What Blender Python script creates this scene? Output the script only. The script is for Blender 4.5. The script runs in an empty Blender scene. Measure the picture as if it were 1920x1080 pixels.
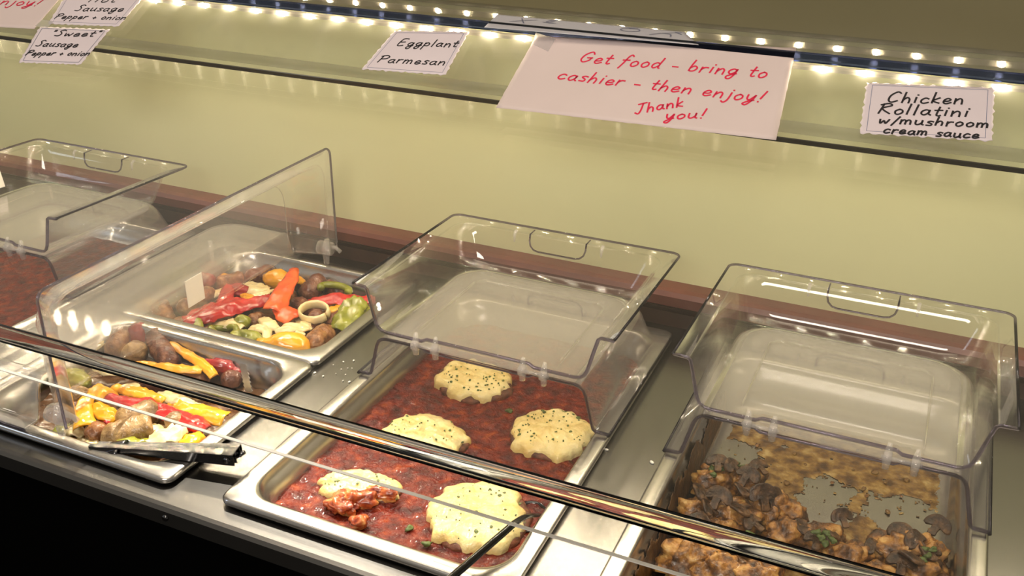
import bpy, bmesh, math, random
from mathutils import Vector, Matrix, noise
random.seed(7)
C = bpy.context.scene.collection
S = bpy.context.scene
PI = math.pi

# ------------------------------------------------------------------ camera
CAM_F, PITCH, YAW, ROLL = 1840.1, 0.4554, 0.4197, 0.0093
CAM_P = Vector((0.5951, -0.6071, 0.6488))
_fh = Vector((-math.sin(YAW), math.cos(YAW), 0)); _r = Vector((math.cos(YAW), math.sin(YAW), 0)); _z = Vector((0, 0, 1))
FW = _fh*math.cos(PITCH) - _z*math.sin(PITCH); _u = _fh*math.sin(PITCH) + _z*math.cos(PITCH)
RT = _r*math.cos(ROLL) + _u*math.sin(ROLL); UP = -_r*math.sin(ROLL) + _u*math.cos(ROLL)
cd = bpy.data.cameras.new('camera'); cam = bpy.data.objects.new('camera', cd); C.objects.link(cam)
cd.sensor_width = 36.0; cd.lens = CAM_F/1920*36.0; cd.clip_start = 0.02
cam.matrix_world = Matrix(((RT.x, UP.x, -FW.x, CAM_P.x), (RT.y, UP.y, -FW.y, CAM_P.y), (RT.z, UP.z, -FW.z, CAM_P.z), (0, 0, 0, 1)))
S.camera = cam

# ------------------------------------------------------------------ world, lamps, exposure
S.view_settings.view_transform = 'Standard'; S.view_settings.look = 'None'
S.view_settings.gamma = 1.0; S.view_settings.exposure = 0.0
S.cycles.max_bounces = 16; S.cycles.transparent_max_bounces = 48; S.cycles.transmission_bounces = 16
S.cycles.glossy_bounces = 6; S.cycles.diffuse_bounces = 3
S.cycles.caustics_reflective = False; S.cycles.caustics_refractive = False
w = bpy.data.worlds.new('world'); S.world = w; w.use_nodes = True
w.node_tree.nodes['Background'].inputs[0].default_value = (0.95, 0.85, 0.70, 1)
w.node_tree.nodes['Background'].inputs[1].default_value = 0.30


def lamp(name, loc, target, size, size_y, power, col, spread=PI):
    l = bpy.data.lights.new(name, 'AREA'); l.shape = 'RECTANGLE'; l.size = size; l.size_y = size_y
    l.energy = power; l.color = col; l.spread = spread
    o = bpy.data.objects.new(name, l); C.objects.link(o); o.location = loc
    o.rotation_euler = (Vector(target) - Vector(loc)).to_track_quat('-Z', 'Y').to_euler()
    return o


WARM = (1.0, 0.84, 0.64)
lamp('ceiling_lamp', (0.0, -0.55, 2.4), (0.0, 0.0, 0), 2.6, 1.0, 12, WARM, math.radians(100))
lamp('ceiling_lamp', (0.5, -2.3, 1.75), (0.25, 0.59, 0.15), 1.2, 0.6, 18, (1.0, 0.92, 0.80), math.radians(110))
lamp('wall_spot', (-0.30, 0.46, 1.00), (-0.06, -0.06, 0), 0.004, 0.004, 2.3, (1.0, 0.90, 0.74), math.radians(42))
lamp('window_light', (-2.6, -1.6, 1.3), (-0.2, 0.3, 0.1), 0.35, 1.1, 7, (0.72, 0.84, 1.0))
LED_REAR, LED_REFLECTED = 600.0, 1500.0


def at(x, y, z):
    """point at height z seen at photo pixel x, y"""
    d = FW*CAM_F + RT*(x-960) - UP*(y-540)
    return CAM_P + d*((z-CAM_P.z)/d.z)


def on_plane(x, y, n, k):
    d = FW*CAM_F + RT*(x-960) - UP*(y-540)
    return CAM_P + d*((k - n.dot(CAM_P))/n.dot(d))


# ------------------------------------------------------------------ materials
def new_mat(name):
    m = bpy.data.materials.new(name); m.use_nodes = True; nt = m.node_tree
    b = nt.nodes['Principled BSDF']
    return m, nt, b


def setp(b, **k):
    for a, v in k.items():
        a = a.replace('_', ' ')
        b.inputs[a].default_value = (*v, 1) if isinstance(v, tuple) and len(v) == 3 and 'Scale' not in a and 'Radius' not in a else v


def nd(nt, t, **k):
    n = nt.nodes.new(t)
    for a, v in k.items():
        if a in n.inputs.keys(): n.inputs[a].default_value = v
        else: setattr(n, a, v)
    return n


def coords(nt, scale=(1, 1, 1), kind='Object'):
    tc = nd(nt, 'ShaderNodeTexCoord'); mp = nd(nt, 'ShaderNodeMapping'); mp.inputs['Scale'].default_value = scale
    nt.links.new(tc.outputs[kind], mp.inputs['Vector']); return mp.outputs['Vector']


def ramp(nt, fac, stops):
    r = nd(nt, 'ShaderNodeValToRGB'); e = r.color_ramp.elements
    while len(e) < len(stops): e.new(0.5)
    for i, (p, c) in enumerate(stops):
        e[i].position = p; e[i].color = (*c, 1)
    nt.links.new(fac, r.inputs['Fac']); return r.outputs['Color']


def noisy(name, stops, scale=60, detail=5, rough=0.4, bump=0.0, bscale=None, spec=0.5, sss=0.0, coat=0.0, metal=0.0, tr=0.0, dist=0.0):
    m, nt, b = new_mat(name)
    v = coords(nt)
    n = nd(nt, 'ShaderNodeTexNoise', Scale=scale, Detail=detail, Distortion=dist); nt.links.new(v, n.inputs['Vector'])
    nt.links.new(ramp(nt, n.outputs['Fac'], stops), b.inputs['Base Color'])
    setp(b, Roughness=rough, Metallic=metal)
    b.inputs['Specular IOR Level'].default_value = spec
    if sss:
        b.inputs['Subsurface Weight'].default_value = sss; b.inputs['Subsurface Radius'].default_value = (0.004, 0.002, 0.001)
        b.inputs['Subsurface Scale'].default_value = 1.0
    if coat: b.inputs['Coat Weight'].default_value = coat; b.inputs['Coat Roughness'].default_value = 0.07
    if tr: b.inputs['Transmission Weight'].default_value = tr
    if bump:
        n2 = nd(nt, 'ShaderNodeTexNoise', Scale=bscale or scale*2, Detail=4); nt.links.new(v, n2.inputs['Vector'])
        bp = nd(nt, 'ShaderNodeBump', Strength=bump, Distance=0.002); nt.links.new(n2.outputs['Fac'], bp.inputs['Height'])
        nt.links.new(bp.outputs['Normal'], b.inputs['Normal'])
    return m


def plain(name, col, rough=0.5, metal=0.0, spec=0.5):
    m, nt, b = new_mat(name); setp(b, Base_Color=col, Roughness=rough, Metallic=metal)
    b.inputs['Specular IOR Level'].default_value = spec
    return m


def steel(name, col, r0, r1, stretch=(4, 220, 220)):
    m, nt, b = new_mat(name); v = coords(nt, stretch)
    n = nd(nt, 'ShaderNodeTexNoise', Scale=1.0, Detail=3); nt.links.new(v, n.inputs['Vector'])
    n2 = nd(nt, 'ShaderNodeTexNoise', Scale=9.0, Detail=3); nt.links.new(coords(nt), n2.inputs['Vector'])
    mr = nd(nt, 'ShaderNodeMapRange'); mr.inputs['To Min'].default_value = r0; mr.inputs['To Max'].default_value = r1
    nt.links.new(n2.outputs['Fac'], mr.inputs['Value']); nt.links.new(mr.outputs[0], b.inputs['Roughness'])
    bp = nd(nt, 'ShaderNodeBump', Strength=0.05, Distance=0.001); nt.links.new(n.outputs['Fac'], bp.inputs['Height'])
    nt.links.new(bp.outputs['Normal'], b.inputs['Normal'])
    setp(b, Base_Color=col, Metallic=1.0)
    return m


def acrylic(name, tint=(0.97, 0.97, 0.965), haze=0.03, rough=0.04, dust=0.0, gloss=1.0, film=0.8):
    m = bpy.data.materials.new(name); m.use_nodes = True; nt = m.node_tree; nt.nodes.clear()
    out = nd(nt, 'ShaderNodeOutputMaterial')
    tr = nd(nt, 'ShaderNodeBsdfTransparent'); tr.inputs['Color'].default_value = (*tint, 1)
    gl = nd(nt, 'ShaderNodeBsdfGlossy'); gl.inputs['Roughness'].default_value = rough; gl.inputs['Color'].default_value = (gloss, gloss, gloss, 1)
    # Schlick reflectance of clear plastic, the same from either side of the sheet
    ge = nd(nt, 'ShaderNodeNewGeometry'); dp = nd(nt, 'ShaderNodeVectorMath', operation='DOT_PRODUCT')
    nt.links.new(ge.outputs['Incoming'], dp.inputs[0]); nt.links.new(ge.outputs['Normal'], dp.inputs[1])
    ab = nd(nt, 'ShaderNodeMath', operation='ABSOLUTE'); nt.links.new(dp.outputs['Value'], ab.inputs[0])
    iv = nd(nt, 'ShaderNodeMath', operation='SUBTRACT'); iv.inputs[0].default_value = 1.0; nt.links.new(ab.outputs[0], iv.inputs[1])
    pw = nd(nt, 'ShaderNodeMath', operation='POWER'); pw.inputs[1].default_value = 5.0; nt.links.new(iv.outputs[0], pw.inputs[0])
    fr = nd(nt, 'ShaderNodeMath', operation='MULTIPLY_ADD'); fr.inputs[1].default_value = 0.962; fr.inputs[2].default_value = 0.038; nt.links.new(pw.outputs[0], fr.inputs[0])
    mx = nd(nt, 'ShaderNodeMixShader'); nt.links.new(fr.outputs[0], mx.inputs[0]); nt.links.new(tr.outputs[0], mx.inputs[1]); nt.links.new(gl.outputs[0], mx.inputs[2])
    df0 = nd(nt, 'ShaderNodeBsdfDiffuse'); df0.inputs['Color'].default_value = (film, film*.975, film*.95, 1)
    tl = nd(nt, 'ShaderNodeBsdfTranslucent'); tl.inputs['Color'].default_value = (film, film*.975, film*.95, 1)
    df = nd(nt, 'ShaderNodeMixShader'); df.inputs[0].default_value = 0.5; nt.links.new(df0.outputs[0], df.inputs[1]); nt.links.new(tl.outputs[0], df.inputs[2])
    mh = nd(nt, 'ShaderNodeMixShader'); mh.inputs[0].default_value = haze
    if dust:
        n = nd(nt, 'ShaderNodeTexNoise', Scale=28.0, Detail=6, Distortion=0.6); nt.links.new(coords(nt), n.inputs['Vector'])
        mr = nd(nt, 'ShaderNodeMapRange'); mr.inputs['From Min'].default_value = 0.5; mr.inputs['From Max'].default_value = 0.85
        mr.inputs['To Min'].default_value = haze; mr.inputs['To Max'].default_value = haze+dust
        nt.links.new(n.outputs['Fac'], mr.inputs['Value']); nt.links.new(mr.outputs[0], mh.inputs[0])
    nt.links.new(mx.outputs[0], mh.inputs[1]); nt.links.new(df.outputs[0], mh.inputs[2]); nt.links.new(mh.outputs[0], out.inputs['Surface'])
    return m


def glass(name, col, rough=0.0, ior=1.49):
    m = bpy.data.materials.new(name); m.use_nodes = True; nt = m.node_tree; nt.nodes.clear()
    out = nd(nt, 'ShaderNodeOutputMaterial'); g = nd(nt, 'ShaderNodeBsdfGlass', Roughness=rough, IOR=ior); g.inputs['Color'].default_value = (*col, 1)
    nt.links.new(g.outputs[0], out.inputs['Surface']); return m


def emit(name, col, st):
    m = bpy.data.materials.new(name); m.use_nodes = True; nt = m.node_tree; nt.nodes.clear()
    out = nd(nt, 'ShaderNodeOutputMaterial'); e = nd(nt, 'ShaderNodeEmission'); e.inputs[0].default_value = (*col, 1); e.inputs[1].default_value = st
    nt.links.new(e.outputs[0], out.inputs['Surface']); return m


M = {}
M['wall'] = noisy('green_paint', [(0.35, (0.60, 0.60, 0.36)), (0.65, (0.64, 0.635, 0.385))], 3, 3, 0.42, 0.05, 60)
M['wall_shaded'] = noisy('shaded_olive_paint', [(0.35, (0.125, 0.108, 0.050)), (0.65, (0.138, 0.118, 0.056))], 3, 3, 0.45, 0.05, 60)  # dimmer light on the wall above the shelf, put into a darker colour
M['rail'] = noisy('brown_rail_paint', [(0.3, (0.085, 0.025, 0.018)), (0.7, (0.12, 0.036, 0.026))], 20, 4, 0.35, 0.05)
M['darkwood'] = noisy('dark_wood', [(0.3, (0.022, 0.008, 0.006)), (0.7, (0.06, 0.02, 0.012))], 14, 5, 0.5)
M['black'] = plain('black_gap', (0.004, 0.004, 0.004), 0.7)
M['panel'] = plain('black_front_panel', (0.0012, 0.0012, 0.0012), 0.9, 0, 0.0)
M['floor'] = noisy('dark_floor', [(0.3, (0.01, 0.009, 0.008)), (0.7, (0.02, 0.018, 0.015))], 6, 3, 0.8)
M['steel'] = steel('brushed_steel', (0.20, 0.195, 0.19), 0.22, 0.30)
M['pan'] = steel('pan_steel', (0.46, 0.445, 0.43), 0.21, 0.30, (60, 60, 60))
M['rim_shade'] = noisy('black_rim_shade', [(0.35, (0.006, 0.006, 0.006)), (0.75, (0.05, 0.045, 0.04))], 90, 4, 0.45, 0.4, 160)
M['chrome'] = steel('dark_polished_steel', (0.075, 0.075, 0.078), 0.10, 0.18)
M['acr'] = acrylic('clear_acrylic', (0.985, 0.982, 0.98), 0.015, 0.05)
M['fog'] = acrylic('steamed_acrylic', (0.97, 0.965, 0.96), 0.36, 0.12, film=0.55)
M['mist'] = acrylic('misted_acrylic', (0.975, 0.97, 0.965), 0.09, 0.10, film=0.6)
M['semi'] = acrylic('hazy_acrylic', (0.98, 0.975, 0.97), 0.10, 0.08)
M['edge'] = glass('acrylic_edge', (0.58, 0.55, 0.66), 0.02)
M['nub'] = acrylic('acrylic_hinge', (0.93, 0.92, 0.94), 0.24, 0.06, film=0.95)
M['pane'] = acrylic('sneeze_guard_acrylic', (0.985, 0.985, 0.98), 0.012, 0.0)
M['pane2'] = acrylic('dusty_acrylic', (0.90, 0.91, 0.90), 0.02, 0.08, 0.06)
M['tinted_glass'] = acrylic('smoked_acrylic', (0.80, 0.80, 0.78), 0.02, 0.10)
M['lip'] = glass('sneeze_guard_bend', (0.93, 0.95, 0.96), 0.0)
M['lipedge'] = noisy('frosted_cut_edge', [(0.3, (0.42, 0.40, 0.38)), (0.7, (0.5, 0.48, 0.45))], 20, 2, 0.4)
M['blueedge'] = glass('blue_glass_edge', (0.35, 0.40, 0.62), 0.03)
M['seam'] = plain('dark_seam', (0.03, 0.028, 0.02), 0.5)
M['ledge'] = plain('grey_olive_rail', (0.16, 0.15, 0.10), 0.5)
M['paper'] = noisy('white_card', [(0.3, (0.56, 0.49, 0.53)), (0.7, (0.60, 0.53, 0.57))], 12, 3, 0.75)
M['pink'] = noisy('pinkish_paper', [(0.3, (0.54, 0.445, 0.435)), (0.7, (0.58, 0.48, 0.47))], 10, 3, 0.75)
M['bluepaper'] = noisy('bluish_paper', [(0.3, (0.44, 0.43, 0.48)), (0.7, (0.48, 0.47, 0.52))], 10, 3, 0.75)
M['tape'] = acrylic('clear_tape', (0.86, 0.86, 0.88), 0.3, 0.15)
M['ink'] = plain('black_marker', (0.012, 0.010, 0.014), 0.5)
M['redink'] = plain('red_marker', (0.62, 0.012, 0.06), 0.5)
M['greyink'] = plain('blue_grey_marker', (0.16, 0.17, 0.26), 0.5)
M['white'] = plain('white_label', (0.82, 0.78, 0.74), 0.6)
M['led'] = emit('led_glow', (1.0, 0.84, 0.58), LED_REAR)
M['led_reflected'] = emit('led_reflection_glow', (1.0, 0.84, 0.58), LED_REFLECTED)
M['strip'] = plain('led_strip_tape', (0.5, 0.47, 0.38), 0.5)
# food
M['sausA'] = noisy('browned_sausage', [(0.30, (0.07, 0.022, 0.008)), (0.5, (0.25, 0.095, 0.030)), (0.68, (0.42, 0.21, 0.08))], 80, 7, 0.30, 0.9, 220, sss=0.05, coat=0.3)
M['sausB'] = noisy('dark_sausage', [(0.3, (0.045, 0.014, 0.008)), (0.5, (0.14, 0.045, 0.025)), (0.7, (0.28, 0.13, 0.07))], 80, 7, 0.28, 0.9, 220, coat=0.35)
M['sausC'] = noisy('pale_sausage', [(0.3, (0.12, 0.06, 0.02)), (0.5, (0.28, 0.165, 0.065)), (0.7, (0.44, 0.29, 0.13))], 70, 7, 0.35, 0.8, 220, coat=0.2)
M['red'] = noisy('red_pepper', [(0.25, (0.28, 0.006, 0.007)), (0.55, (0.48, 0.014, 0.012)), (0.8, (0.60, 0.045, 0.018))], 40, 5, 0.16, 0.5, 120, sss=0.1, coat=0.5)
M['dred'] = noisy('dark_red_pepper', [(0.25, (0.20, 0.008, 0.012)), (0.7, (0.38, 0.014, 0.02))], 50, 4, 0.25, 0.3, 90, coat=0.4)
M['orange'] = noisy('orange_red_pepper', [(0.3, (0.62, 0.05, 0.012)), (0.7, (0.72, 0.13, 0.02))], 40, 4, 0.18, 0.4, 110, coat=0.4)
M['yellow'] = noisy('yellow_pepper', [(0.25, (0.66, 0.24, 0.008)), (0.7, (0.82, 0.43, 0.02))], 30, 5, 0.16, 0.4, 110, sss=0.1, coat=0.5)
M['green'] = noisy('green_pepper', [(0.25, (0.12, 0.13, 0.012)), (0.55, (0.25, 0.26, 0.025)), (0.8, (0.42, 0.42, 0.08))], 45, 5, 0.22, 0.35, 90, sss=0.05, coat=0.5)
M['onion'] = noisy('cooked_onion', [(0.25, (0.60, 0.44, 0.18)), (0.6, (0.76, 0.64, 0.38)), (0.85, (0.82, 0.72, 0.50))], 40, 4, 0.22, 0.2, 90, sss=0.15, coat=0.5)
M['juice'] = noisy('pan_juices', [(0.3, (0.07, 0.028, 0.012)), (0.6, (0.16, 0.075, 0.03)), (0.8, (0.30, 0.16, 0.06))], 45, 6, 0.2, 0.5, 110, coat=0.4)
M['cheese'] = noisy('melted_cheese', [(0.25, (0.66, 0.44, 0.13)), (0.5, (0.86, 0.69, 0.29)), (0.8, (0.92, 0.80, 0.45))], 38, 6, 0.32, 0.8, 170, sss=0.15, coat=0.25)
M['breading'] = noisy('fried_breading', [(0.3, (0.05, 0.016, 0.008)), (0.7, (0.22, 0.07, 0.03))], 120, 5, 0.5, 0.6, 260)
M['parsley'] = noisy('parsley', [(0.3, (0.05, 0.075, 0.015)), (0.7, (0.12, 0.17, 0.04))], 200, 3, 0.5)
M['torn'] = noisy('sauced_chunk', [(0.36, (0.16, 0.014, 0.005)), (0.5, (0.42, 0.085, 0.02)), (0.66, (0.66, 0.34, 0.11))], 85, 6, 0.3, 0.5, 150, coat=0.3)
M['chicken'] = noisy('sauced_chicken', [(0.36, (0.035, 0.014, 0.005)), (0.46, (0.15, 0.06, 0.015)), (0.56, (0.38, 0.17, 0.035)), (0.70, (0.58, 0.35, 0.11))], 75, 9, 0.33, 1.0, 240, coat=0.25)
M['residue'] = noisy('baked_residue', [(0.3, (0.03, 0.012, 0.004)), (0.6, (0.10, 0.045, 0.012)), (0.8, (0.25, 0.13, 0.035))], 60, 7, 0.4, 0.8, 160)
M['mush'] = noisy('mushroom', [(0.32, (0.012, 0.005, 0.002)), (0.5, (0.055, 0.023, 0.008)), (0.68, (0.19, 0.095, 0.035))], 110, 7, 0.35, 0.9, 240, coat=0.12)
M['crumb'] = plain('white_crumb', (0.85, 0.82, 0.75), 0.6)


def sauce_mat():
    m, nt, b = new_mat('tomato_sauce'); v = coords(nt)
    n = nd(nt, 'ShaderNodeTexNoise', Scale=75.0, Detail=9); nt.links.new(v, n.inputs['Vector'])
    nt.links.new(ramp(nt, n.outputs['Fac'], [(0.32, (0.05, 0.0035, 0.002)), (0.48, (0.125, 0.009, 0.003)), (0.60, (0.20, 0.020, 0.004)), (0.76, (0.38, 0.075, 0.012))]), b.inputs['Base Color'])
    n2 = nd(nt, 'ShaderNodeTexNoise', Scale=230.0, Detail=5); nt.links.new(v, n2.inputs['Vector'])
    bp = nd(nt, 'ShaderNodeBump', Strength=0.8, Distance=0.005); nt.links.new(n2.outputs['Fac'], bp.inputs['Height'])
    nt.links.new(bp.outputs['Normal'], b.inputs['Normal'])
    setp(b, Roughness=0.30); b.inputs['Specular IOR Level'].default_value = 0.35; b.inputs['Coat Weight'].default_value = 0.12; b.inputs['Coat Roughness'].default_value = 0.1
    return m


M['sauce'] = sauce_mat()
M['film'] = noisy('cream_sauce_film', [(0.34, (0.06, 0.026, 0.006)), (0.46, (0.17, 0.085, 0.02)), (0.56, (0.29, 0.17, 0.045)), (0.70, (0.50, 0.36, 0.15))], 60, 10, 0.3, 0.9, 160, coat=0.3)


# ------------------------------------------------------------------ mesh building
class MB:
    def __init__(s): s.v = []; s.f = []

    def add(s, vs, fs):
        o = len(s.v); s.v += [Vector(p) for p in vs]; s.f += [tuple(i+o for i in f) for f in fs]; return s

    def box(s, a, b):
        x0, y0, z0 = a; x1, y1, z1 = b
        vs = [(x0, y0, z0), (x1, y0, z0), (x1, y1, z0), (x0, y1, z0), (x0, y0, z1), (x1, y0, z1), (x1, y1, z1), (x0, y1, z1)]
        return s.add(vs, [(3, 2, 1, 0), (4, 5, 6, 7), (0, 1, 5, 4), (1, 2, 6, 5), (2, 3, 7, 6), (3, 0, 4, 7)])

    def loft(s, rings, closed=True, cap0=False, cap1=False):
        n = len(rings[0]); vs = [p for r in rings for p in r]; fs = []
        m = n if closed else n-1
        for i in range(len(rings)-1):
            for j in range(m):
                k = (j+1) % n
                fs.append((i*n+j, i*n+k, (i+1)*n+k, (i+1)*n+j))
        if cap0: fs.append(tuple(range(n-1, -1, -1)))
        if cap1: fs.append(tuple((len(rings)-1)*n+j for j in range(n)))
        return s.add(vs, fs)

    def tube(s, path, r, n=8, closed=False, cap=True, flat=1.0, upv=None):
        path = [Vector(p) for p in path]; rings = []; L = len(path)
        up = Vector(upv) if upv else None
        prev = None
        for i, p in enumerate(path):
            if closed: t = path[(i+1) % L] - path[i-1]
            else: t = path[min(i+1, L-1)] - path[max(i-1, 0)]
            t.normalize()
            a = up or prev or (Vector((0, 0, 1)) if abs(t.z) < 0.9 else Vector((1, 0, 0)))
            x = t.cross(a)
            if x.length < 1e-6: x = t.cross(Vector((0.3, 1, 0.2)))
            x.normalize(); y = x.cross(t).normalized(); prev = y
            rr = r[i] if isinstance(r, (list, tuple)) else r
            rings.append([p + x*math.cos(2*PI*k/n)*rr + y*math.sin(2*PI*k/n)*rr*flat for k in range(n)])
        if closed: rings.append(rings[0])
        return s.loft(rings, True, cap and not closed, cap and not closed)

    def build(s, name, mat, parent=None, smooth=True, mods=None):
        me = bpy.data.meshes.new(name)
        off = ROOTLOC.get(parent.name, Vector((0, 0, 0))) if parent else Vector((0, 0, 0))
        if parent is None and s.v:
            lo = Vector((min(v.x for v in s.v), min(v.y for v in s.v), min(v.z for v in s.v))); hi = Vector((max(v.x for v in s.v), max(v.y for v in s.v), max(v.z for v in s.v)))
            off = Vector(((lo.x+hi.x)/2, (lo.y+hi.y)/2, lo.z))
        me.from_pydata([v-off for v in s.v], [], s.f); me.validate()
        bm = bmesh.new(); bm.from_mesh(me); bmesh.ops.recalc_face_normals(bm, faces=bm.faces); bm.to_mesh(me); bm.free(); me.update()
        if smooth:
            for p in me.polygons: p.use_smooth = True
        o = bpy.data.objects.new(name, me); C.objects.link(o); me.materials.append(M[mat] if isinstance(mat, str) else mat)
        if parent: o.parent = parent
        else: o.location = off
        ROOTLOC[o.name] = off
        return o


ROOTLOC = {}


def tag(o, label=None, cat=None, group=None, kind=None):
    for k, v in (('label', label), ('category', cat), ('group', group), ('kind', kind)):
        if v: o[k] = v
    return o


def thing(name, loc, label, cat, group=None):
    o = bpy.data.objects.new(name, None); C.objects.link(o); o.location = loc; o.empty_display_size = 0.03
    ROOTLOC[o.name] = Vector(loc); return tag(o, label, cat, group)


def rrect(x0, y0, x1, y1, r, z, n=6):
    pts = []
    for cx, cy, a0 in ((x1-r, y0+r, -PI/2), (x1-r, y1-r, 0), (x0+r, y1-r, PI/2), (x0+r, y0+r, PI)):
        for i in range(n+1):
            a = a0 + PI/2*i/n
            pts.append(Vector((cx+r*math.cos(a), cy+r*math.sin(a), z)))
    return pts


def fbm(p, s, seed=0.0, o=4):
    return noise.fractal(Vector(p)*s + Vector((seed, seed*1.7, -seed)), 0.9, 2.0, o)


def smooth_path(pts, n=6):
    pts = [Vector(p) for p in pts]
    if len(pts) < 3: return [pts[0].lerp(pts[-1], i/n) for i in range(n+1)]
    out = []
    for i in range(len(pts)-1):
        p0 = pts[max(i-1, 0)]; p1 = pts[i]; p2 = pts[i+1]; p3 = pts[min(i+2, len(pts)-1)]
        for k in range(n):
            t = k/n
            out.append(0.5*((2*p1) + (p2-p0)*t + (2*p0-5*p1+4*p2-p3)*t*t + (3*p1-p0-3*p2+p3)*t**3))
    out.append(pts[-1]); return out


# ------------------------------------------------------------------ the setting
ZC = 0.0085         # counter top
RIM = 0.02          # pan rims
YW = 0.59           # wall
X0, X1 = -2.6, 1.9
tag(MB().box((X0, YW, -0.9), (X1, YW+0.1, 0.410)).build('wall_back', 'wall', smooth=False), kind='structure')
tag(MB().box((X0, YW, 0.4105), (X1, YW+0.1, 2.4)).build('wall_back_upper', 'wall_shaded', smooth=False), kind='structure')
tag(MB().box((X0, -2.5, -0.95), (X1, YW+0.1, -0.9)).build('floor', 'floor', smooth=False), kind='structure')
b = MB(); rings = []
for x in (X0, X1):
    rings.append([Vector((x, y, z)) for y, z in ((YW, 0.043), (0.561, 0.043), (0.557, 0.046), (0.556, 0.060), (0.560, 0.066), (0.568, 0.068), (YW, 0.068))])
b.loft([rings[0], rings[1]], True, True, True)
tag(b.build('trim_1', 'rail', smooth=False), kind='structure')
tag(MB().box((X0, 0.571, -0.03), (X1, YW, 0.030)).box((X0, 0.580, 0.030), (X1, YW, 0.043)).build('trim_2', 'darkwood', smooth=False), kind='structure')

# ------------------------------------------------------------------ counter
PANS = {'left': -0.795, 'sausage': -0.389, 'eggplant': 0.0, 'chicken': 0.3885}
PW, PL = 0.325, 0.53
counter = thing('food_bar_counter', (0, 0.25, -0.9), 'long brushed steel food bar counter with four pan wells and black front', 'counter')
xs = sorted(PANS.values())
b = MB()
YF, YB = -0.0245, 0.571
wl, wr, wf, wb = 0.016, PW-0.016, 0.016, PL-0.016
th = 0.012
prev = X0+0.6
for x in xs:
    b.box((prev, wf, ZC-th), (x+wl, wb, ZC)); prev = x+wr
b.box((prev, wf, ZC-th), (1.6, wb, ZC))
b.box((X0+0.6, wb, ZC-th), (1.6, YB, ZC))
b.build('counter_top', 'steel', counter, smooth=False)
b = MB(); prof = [(wf, ZC), (YF+0.006, ZC), (YF+0.002, ZC-0.0015), (YF, ZC-0.006), (YF, ZC-0.024), (YF+0.003, ZC-0.027), (YF+0.012, ZC-0.027), (YF+0.012, ZC-th), (wf, ZC-th)]
b.loft([[Vector((x, y, z)) for y, z in prof] for x in (X0+0.6, 1.6)], True, True, True)
b.build('front_edge', 'steel', counter, smooth=False)
MB().box((X0+0.6, YF+0.0125, -0.9), (1.6, YF+0.03, ZC-0.0125)).build('front_panel', 'panel', counter, smooth=False)
for x in (-0.05, 0.30):
    c0 = Vector((x, YF-0.0015, ZC-0.014)); MB().tube([c0, c0+Vector((0, 0.004, 0))], [0.0035, 0.0042], 12).build('screw', 'chrome', counter)
for x in xs:
    b = MB(); o0 = 0.006
    for a, z in ((0, 0),):
        r1 = rrect(x+o0, o0, x+PW-o0, PL-o0, 0.012, ZC); r2 = rrect(x+o0, o0, x+PW-o0, PL-o0, 0.012, 0.0114)
        r3 = rrect(x+0.0155, 0.0155, x+PW-0.0155, PL-0.0155, 0.008, 0.011); r4 = rrect(x+0.0155, 0.0155, x+PW-0.0155, PL-0.0155, 0.008, ZC)
        b.loft([r1, r2, r3, r4, r1])
    b.build('rim_shade_ring', 'rim_shade', counter, smooth=False)  # black ring: shade and reflection under the pan rim put into its colour


# ------------------------------------------------------------------ pans
def pan(x, y, w, l, label, depth=0.065, group=None):
    t = thing('steam_table_pan', (x+w/2, y+l/2, RIM-depth), label, 'pan', group)
    zb = RIM-depth
    spec = [(0.027, zb+0.012-0.001, 0.035), (0.018, 0.012, 0.042), (0.0045, 0.0125, 0.014), (0.001, 0.0118, 0.012), (0.0, 0.014, 0.012), (0.0, 0.0168, 0.012), (0.0012, 0.0190, 0.012),
            (0.0035, RIM, 0.012), (0.0150, RIM, 0.034), (0.0175, RIM-0.0012, 0.038), (0.0190, RIM-0.005, 0.040), (0.0205, RIM-0.014, 0.042), (0.0235, RIM-0.016, 0.042), (0.0270, zb+0.022, 0.042), (0.0290, zb+0.011, 0.042), (0.0330, zb+0.004, 0.042), (0.040, zb+0.0008, 0.040), (0.05, zb, 0.036)]
    b = MB()
    rings = [rrect(x+i, y+i, x+w-i, y+l-i, r, z, 8) for i, z, r in spec]
    b.loft(rings, True, False, True)
    # underside
    i = 0.030
    b.loft([rrect(x+0.027, y+0.027, x+w-0.027, y+l-0.027, 0.035, zb+0.011, 8), rrect(x+0.036, y+0.036, x+w-0.036, y+l-0.036, 0.036, zb-0.001, 8)], True, False, False)
    b.build('pan_body', 'pan', t)
    return t


pan(PANS['left'], 0, PW, PL, 'full size steel pan of red sauce at the far left of the counter')
pan(PANS['sausage'], 0.265, PW, 0.265, 'rear half size steel pan heaped with sausage, peppers and onions')
pan(PANS['sausage'], 0.0, PW, 0.265, 'front half size steel pan of sausage and peppers under the tongs')
pan(PANS['eggplant'], 0, PW, PL, 'full size steel pan of red sauce holding cheese-topped eggplant')
pan(PANS['chicken'], 0, PW, PL, 'nearly empty steel pan with mushroom chicken remains at right')


# ------------------------------------------------------------------ hinged lids
def half_ring(w, l, i, z, r, n=6):
    """open outline of one half cover: from the cut edge round the far end and back; u across, v away from the cut"""
    pts = [(i, 0.0)]
    for cx, cy, a0 in ((i+r, l-i-r, PI), (w-i-r, l-i-r, PI/2)):
        for k in range(n+1):
            a = a0 - PI/2*k/n
            pts.append((cx+r*math.cos(a), cy+r*math.sin(a)))
    pts.append((w-i, 0.0))
    return [(u, v, z) for u, v in pts]


LIDH = 0.057


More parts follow.
